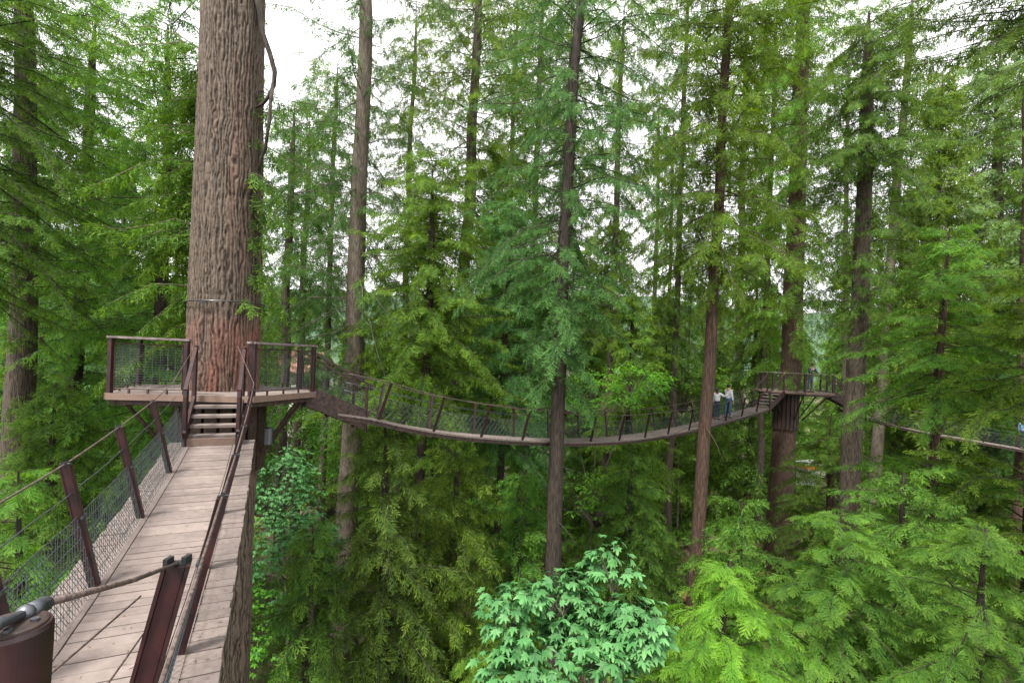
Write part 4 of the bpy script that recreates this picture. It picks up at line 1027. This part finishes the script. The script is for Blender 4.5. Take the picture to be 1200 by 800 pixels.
# ------------------------------------------------------------------ house and canopy glimpsed through the trees
M['roof'] = noise_mat('red_brown_shingles', (.16, .07, .05), (.30, .16, .12), (1, 1, 6), 6, bump=.3)
M['wallpaint'] = noise_mat('pale_render', (.50, .46, .42), (.66, .62, .58), ns=2, bump=.05)
M['glass'] = metal('window_glass', (.05, .07, .08), .08, 0)
def house():
    c = U(338, 436, 62); z0 = gz(c.x, c.y); org = Vector((c.x, c.y, z0)); root = empty('house', org, 'pale house with red brown roof glimpsed through the near platform railing', 'house')
    w, d, h = 4.4, 3.6, E - 2.6 - z0
    mb = MB(); mb.beam((c.x - w, c.y, z0 + h / 2), (c.x + w, c.y, z0 + h / 2), 2 * d, h); mb.build('wall', M['wallpaint'], root, org)
    mb = MB(); a, b = c.x - w - .5, c.x + w + .5; zt = z0 + h
    v = [(a, c.y - d - .6, zt - .15), (b, c.y - d - .6, zt - .15), (b, c.y, zt + 2.3), (a, c.y, zt + 2.3), (a, c.y + d + .6, zt - .15), (b, c.y + d + .6, zt - .15)]
    v += [(x, y, z + .22) for x, y, z in v]
    mb.add(v, [(0, 3, 2, 1), (3, 4, 5, 2), (6, 7, 8, 9), (9, 8, 11, 10), (0, 1, 7, 6), (4, 10, 11, 5), (0, 6, 9, 3), (3, 9, 10, 4), (1, 2, 8, 7), (2, 5, 11, 8)])
    rf = mb.build('roof', M['roof'], root, org)
    mb = MB(); mb.beam((c.x + 1.6, c.y - 1, zt + 1.2), (c.x + 1.6, c.y - 1, zt + 3.1), .6, .6); mb.build('chimney', M['roof'], rf, org)
    for i in range(4):
        for lv in (h - 1.5, h - 4.3):
            x = c.x - 3.3 + 2.2 * i; mb = MB(); y = c.y - d - .02
            for p, q in (((x - .5, y, z0 + lv - .6), (x + .5, y, z0 + lv - .6)), ((x - .5, y, z0 + lv + .6), (x + .5, y, z0 + lv + .6)), ((x - .5, y, z0 + lv - .56), (x - .5, y, z0 + lv + .56)), ((x + .5, y, z0 + lv - .56), (x + .5, y, z0 + lv + .56))): mb.beam(p, q, .1, .08)
            wn = mb.build('window', M['wallpaint'], root, org)
            mb = MB(); mb.beam((x - .46, y + .01, z0 + lv), (x + .46, y + .01, z0 + lv), .04, 1.1); mb.build('pane', M['glass'], wn, org)
house()
M['white'] = noise_mat('white_canvas', (.70, .69, .68), (.82, .81, .80), ns=3, bump=.1)
M['orange'] = noise_mat('orange_canvas', (.70, .16, .04), (.85, .24, .07), ns=3, bump=.1)
def canopy():
    c = U(951, 550, 40); z0 = gz(c.x, c.y); org = Vector((c.x, c.y, z0)); root = empty('canopy_tent', org, 'white canopy with an orange band glimpsed through branches below the far platform', 'tent')
    zt = U(951, 543, 40).z; w = .8
    for sx in (-1, 1):
        for sy in (-1, 1):
            mb = MB(); mb.tube([(c.x + sx * w, c.y + sy * w, z0 - .2), (c.x + sx * w, c.y + sy * w, zt)], .03, 8); mb.build('leg', M['steel'], root, org)
    mb = MB(); q = [(c.x - w - .1, c.y - w - .1, zt), (c.x + w + .1, c.y - w - .1, zt), (c.x + w + .1, c.y + w + .1, zt), (c.x - w - .1, c.y + w + .1, zt)]
    mb.add(q + [(c.x, c.y, zt + .35)], [(0, 1, 4), (1, 2, 4), (2, 3, 4), (3, 0, 4)]); mb.build('roof', M['white'], root, org)
    mb = MB()
    for i in range(4):
        a, b = Vector(q[i]), Vector(q[(i + 1) % 4]); mb.beam(a - Vector((0, 0, .16)), b - Vector((0, 0, .16)), .02, .30)
    mb.build('valance', M['orange'], root, org)
    mb = MB(); mb.beam((c.x - w, c.y + w - .05, zt - 1.15), (c.x + w, c.y + w - .05, zt - 1.15), .02, 1.6); mb.build('side_sheet', M['white'], root, org); mb = MB(); mb.beam((c.x - w, c.y - w + .05, zt - .62), (c.x + w * .8, c.y - w + .05, zt - .66), .02, .5); mb.build('side_sheet', M['white'], root, org)
canopy()

# ------------------------------------------------------------------ people
M['skin'] = noise_mat('skin', (.42, .25, .18), (.52, .33, .25), ns=6, rough=.5, bump=0)
def cloth(name, col): return noise_mat(name, tuple(c * .8 for c in col), col, ns=18, rough=.9, bump=.25, bd=.01)
M['hair'] = noise_mat('dark_hair', (.010, .007, .006), (.035, .022, .018), (6, 6, 1), 12, rough=.45, bump=.3)
def skin_obj(name, pts, edges, rad, mat, root_i, parent, sub=2):
    me = bpy.data.meshes.new(name); me.from_pydata(pts, edges, []); me.materials.append(mat)
    o = bpy.data.objects.new(name, me); C.objects.link(o); o.parent = parent
    o.modifiers.new('Skin', 'SKIN'); o.modifiers['Skin'].use_smooth_shade = True
    sk = me.skin_vertices[0].data
    for i, r in enumerate(rad): sk[i].radius = (r if isinstance(r, tuple) else (r, r)); sk[i].use_root = (i == root_i)
    sb = o.modifiers.new('Subdivision', 'SUBSURF'); sb.levels = sub; sb.render_levels = sub
    return o
def person(label, foot, face, H, shirt, trousers, arms, bend=0.0, hair_long=False, stance=.10, step=0.0, bag=None):
    """standing figure facing +Y of its own frame; arms = two lists (left, right) of shoulder-relative elbow, wrist, hand points"""
    k = H / 1.70; root = empty('person', foot, label, 'person', rz=face)
    def bd(x, y, z):
        if z > .95: y += (z - .95) * bend
        return (x * k, y * k, z * k)
    P = [bd(0, 0, .94), bd(0, 0, 1.08), bd(0, .005, 1.24), bd(0, 0, 1.38), bd(0, .01, 1.46), bd(0, .015, 1.53), bd(0, .02, 1.60), bd(0, .015, 1.655)]
    R = [(.13, .10), (.12, .09), (.145, .10), (.13, .08), (.052, .055), (.068, .078), (.078, .092), (.055, .068)]
    Ed = [(0, 1), (1, 2), (2, 3), (3, 4), (4, 5), (5, 6), (6, 7)]
    legs = []
    for sx in (-1, 1):
        o = len(P); ys = step * sx
        P += [bd(sx * .085, 0, .86), bd(sx * stance * .95, ys * .5 + .015, .49), bd(sx * stance, ys - .01, .10), bd(sx * stance * 1.1, ys + .13, .035)]
        R += [.078, .052, .036, .03]; Ed += [(0, o), (o, o + 1), (o + 1, o + 2), (o + 2, o + 3)]; legs.append(o)
    ai = []
    for sx, arm in zip((-1, 1), arms):
        o = len(P); s0 = (sx * .165, 0, 1.385); P.append(bd(*s0)); R.append(.05)
        for (x, y, z), r in zip(arm, (.038, .028, .030)): P.append(bd(s0[0] + x, s0[1] + y, s0[2] + z)); R.append(r)
        Ed += [(3, o), (o, o + 1), (o + 1, o + 2), (o + 2, o + 3)]; ai.append(o)
        h = Vector(P[-1]); w_ = Vector(P[-2]); d = (h - w_).normalized(); a = d.cross(Vector((0, 0, 1)));  a = a.normalized() if a.length > .1 else Vector((1, 0, 0)); b = d.cross(a)
        for f, (off, ln) in enumerate(((-.028, .065), (-.010, .078), (.010, .074), (.027, .058))):
            q = h + a * off * k; P += [tuple(q), tuple(q + (d * ln * .55 + b * .012) * k), tuple(q + (d * ln + b * .035) * k)]; R += [.0095, .009, .0075]
            n_ = len(P); Ed += [(o + 3, n_ - 3), (n_ - 3, n_ - 2), (n_ - 2, n_ - 1)]
        q = w_ + (h - w_) * .55 + a * -.03 * k; P += [tuple(q), tuple(q + (d * .03 - a * .02) * k)]; R += [.011, .008]; n_ = len(P); Ed += [(o + 2, n_ - 2), (n_ - 2, n_ - 1)]
    R = [tuple(np.array(r if isinstance(r, tuple) else (r, r)) * k) for r in R]
    body = skin_obj('body', P, Ed, R, M['skin'], 0, root)
    def sub(name, ids, edges, grow, mat, rt, ends=None):
        mp_ = {v: i for i, v in enumerate(ids)}
        return skin_obj(name, [P[i] for i in ids], [(mp_[a], mp_[b]) for a, b in edges], [tuple((R[i][0] + grow * k, R[i][1] + grow * k)) for i in ids], mat, mp_[rt], root)
    A, B_ = ai; L, Rr = legs
    sub('shirt', [0, 1, 2, 3, A, A + 1, A + 2, B_, B_ + 1, B_ + 2], [(0, 1), (1, 2), (2, 3), (3, A), (A, A + 1), (A + 1, A + 2), (3, B_), (B_, B_ + 1), (B_ + 1, B_ + 2)], .020, shirt, 0)
    sub('trousers', [1, 0, L, L + 1, L + 2, Rr, Rr + 1, Rr + 2], [(1, 0), (0, L), (L, L + 1), (L + 1, L + 2), (0, Rr), (Rr, Rr + 1), (Rr + 1, Rr + 2)], .016, trousers, 0)
    hd = Vector(P[6]); mb = MB()
    mb.ball(hd + Vector((0, -.018, .022)) * k, .096 * k, .108 * k, .098 * k, 16, 10)
    if hair_long: mb.tube([hd + Vector((0, -.06, .0)) * k, hd + Vector((0, -.085, -.10)) * k, hd + Vector((0, -.08, -.20)) * k], [.085 * k, .07 * k, .04 * k], 10)
    h = mb.build('hair', M['hair'], None, (0, 0, 0), smooth=True); h.parent = root
    for sx in (-1, 1):
        mb = MB(); mb.ball(hd + Vector((sx * .03, .088, .005)) * k, .010 * k); e = mb.build('eye', M['black'], None, smooth=True); e.parent = root
        mb = MB(); mb.ball(hd + Vector((sx * .083, .005, -.01)) * k, .012 * k, .022 * k, .032 * k); e = mb.build('ear', M['skin'], None, smooth=True); e.parent = root
    mb = MB(); mb.ball(hd + Vector((0, .098, -.022)) * k, .012 * k, .018 * k, .02 * k); e = mb.build('nose', M['skin'], None, smooth=True); e.parent = root
    for o in legs:
        mb = MB(); p, q = Vector(P[o + 2]), Vector(P[o + 3]); z = .03 * k
        mb.tube([Vector((p.x, p.y - .05 * k, z + .012)), Vector((p.x, p.y, z + .02)), Vector((q.x, q.y, z)), Vector((q.x, q.y + .035 * k, z - .01))], [.036 * k, .045 * k, .043 * k, .022 * k], 10)
        e = mb.build('shoe', M['black'], None, smooth=True); e.parent = root
    return root
DOWN = [(.04, .02, -.27), (.05, .10, -.50), (.05, .13, -.58)]
def mir(a): return [(-x, y, z) for x, y, z in a]
def on_bridge(fr, S, px, side, lift=.0):
    best = min((abs((600 + F * fr(s)[0].x / fr(s)[0].y) - px), s) for s in np.arange(0, S, .1))[1]
    p, t, n, u = fr(best); return p + n * side + Vector((0, 0, lift)), t
pa, ta = on_bridge(fr2, S2, 845, -.10); pb, _ = on_bridge(fr2, S2, 853, .10)
fa = math.atan2(-ta.x, ta.y)
person('person in pale grey long sleeved top and navy trousers, left one of the couple', pa, fa + .15, 1.56, cloth('pale_grey_knit', (.66, .67, .72)), cloth('navy_denim', (.035, .045, .085)),
       [mir(DOWN), [(.16, .06, -.12), (.36, .12, -.02), (.43, .13, .0)]], hair_long=True)
person('person in a white shirt and blue jeans, right one of the walking couple', pb, fa - .25, 1.68, cloth('white_shirt', (.70, .73, .80)), cloth('blue_jeans', (.06, .13, .24)),
       [[(-.12, .16, -.16), (-.02, .34, .0), (.02, .40, .03)], DOWN], step=.06)
pc = U(949, 461, 28.3); pc.z = PZ2
person('person in a dark blue jacket and grey trousers leaning at the far platform rail', pc, math.radians(185), 1.66, cloth('dark_blue_jacket', (.025, .03, .10)), cloth('grey_trousers', (.09, .10, .13)),
       [mir([(.06, .16, -.20), (.02, .36, -.22), (.0, .43, -.21)]), [(.06, .16, -.20), (.02, .36, -.22), (.0, .43, -.21)]], bend=.22)
pe = U(1199, 526, 26.22)
person('person in a light blue jacket on the right footbridge at the picture edge', pe, math.radians(-70), 1.66, cloth('light_blue_jacket', (.22, .40, .62)), cloth('dark_trousers', (.03, .035, .05)),
       [mir(DOWN), [(.10, .18, -.16), (.06, .38, -.10), (.05, .46, -.08)]])

# fallen needles and leaf litter on the near footbridge
rng = np.random.RandomState(7); mb = MB()
for i in range(900):
    sv = rng.uniform(0, S1); p, t, n, u = fr1(sv); off = rng.choice([rng.uniform(-.64, .64), rng.normal() * .06 + rng.choice([-.40, .40, -.6, .6])]); off = max(-.65, min(.65, off))
    q = p + n * off + u * .006; a = rng.uniform(0, 6.28); d = (t * math.cos(a) + n * math.sin(a)) * rng.uniform(.008, .028); e = u.cross(d).normalized() * rng.uniform(.0015, .005)
    mb.add([q - d, q + e, q + d + u * .003, q - e], [(0, 1, 2, 3)])
M['litter'] = noise_mat('dead_needles', (.05, .03, .015), (.16, .10, .05), ns=9, bump=0)
tag(mb.build('needle_litter', M['litter'], None), 'brown fallen needles scattered over the near footbridge boards', 'litter', kind='stuff')
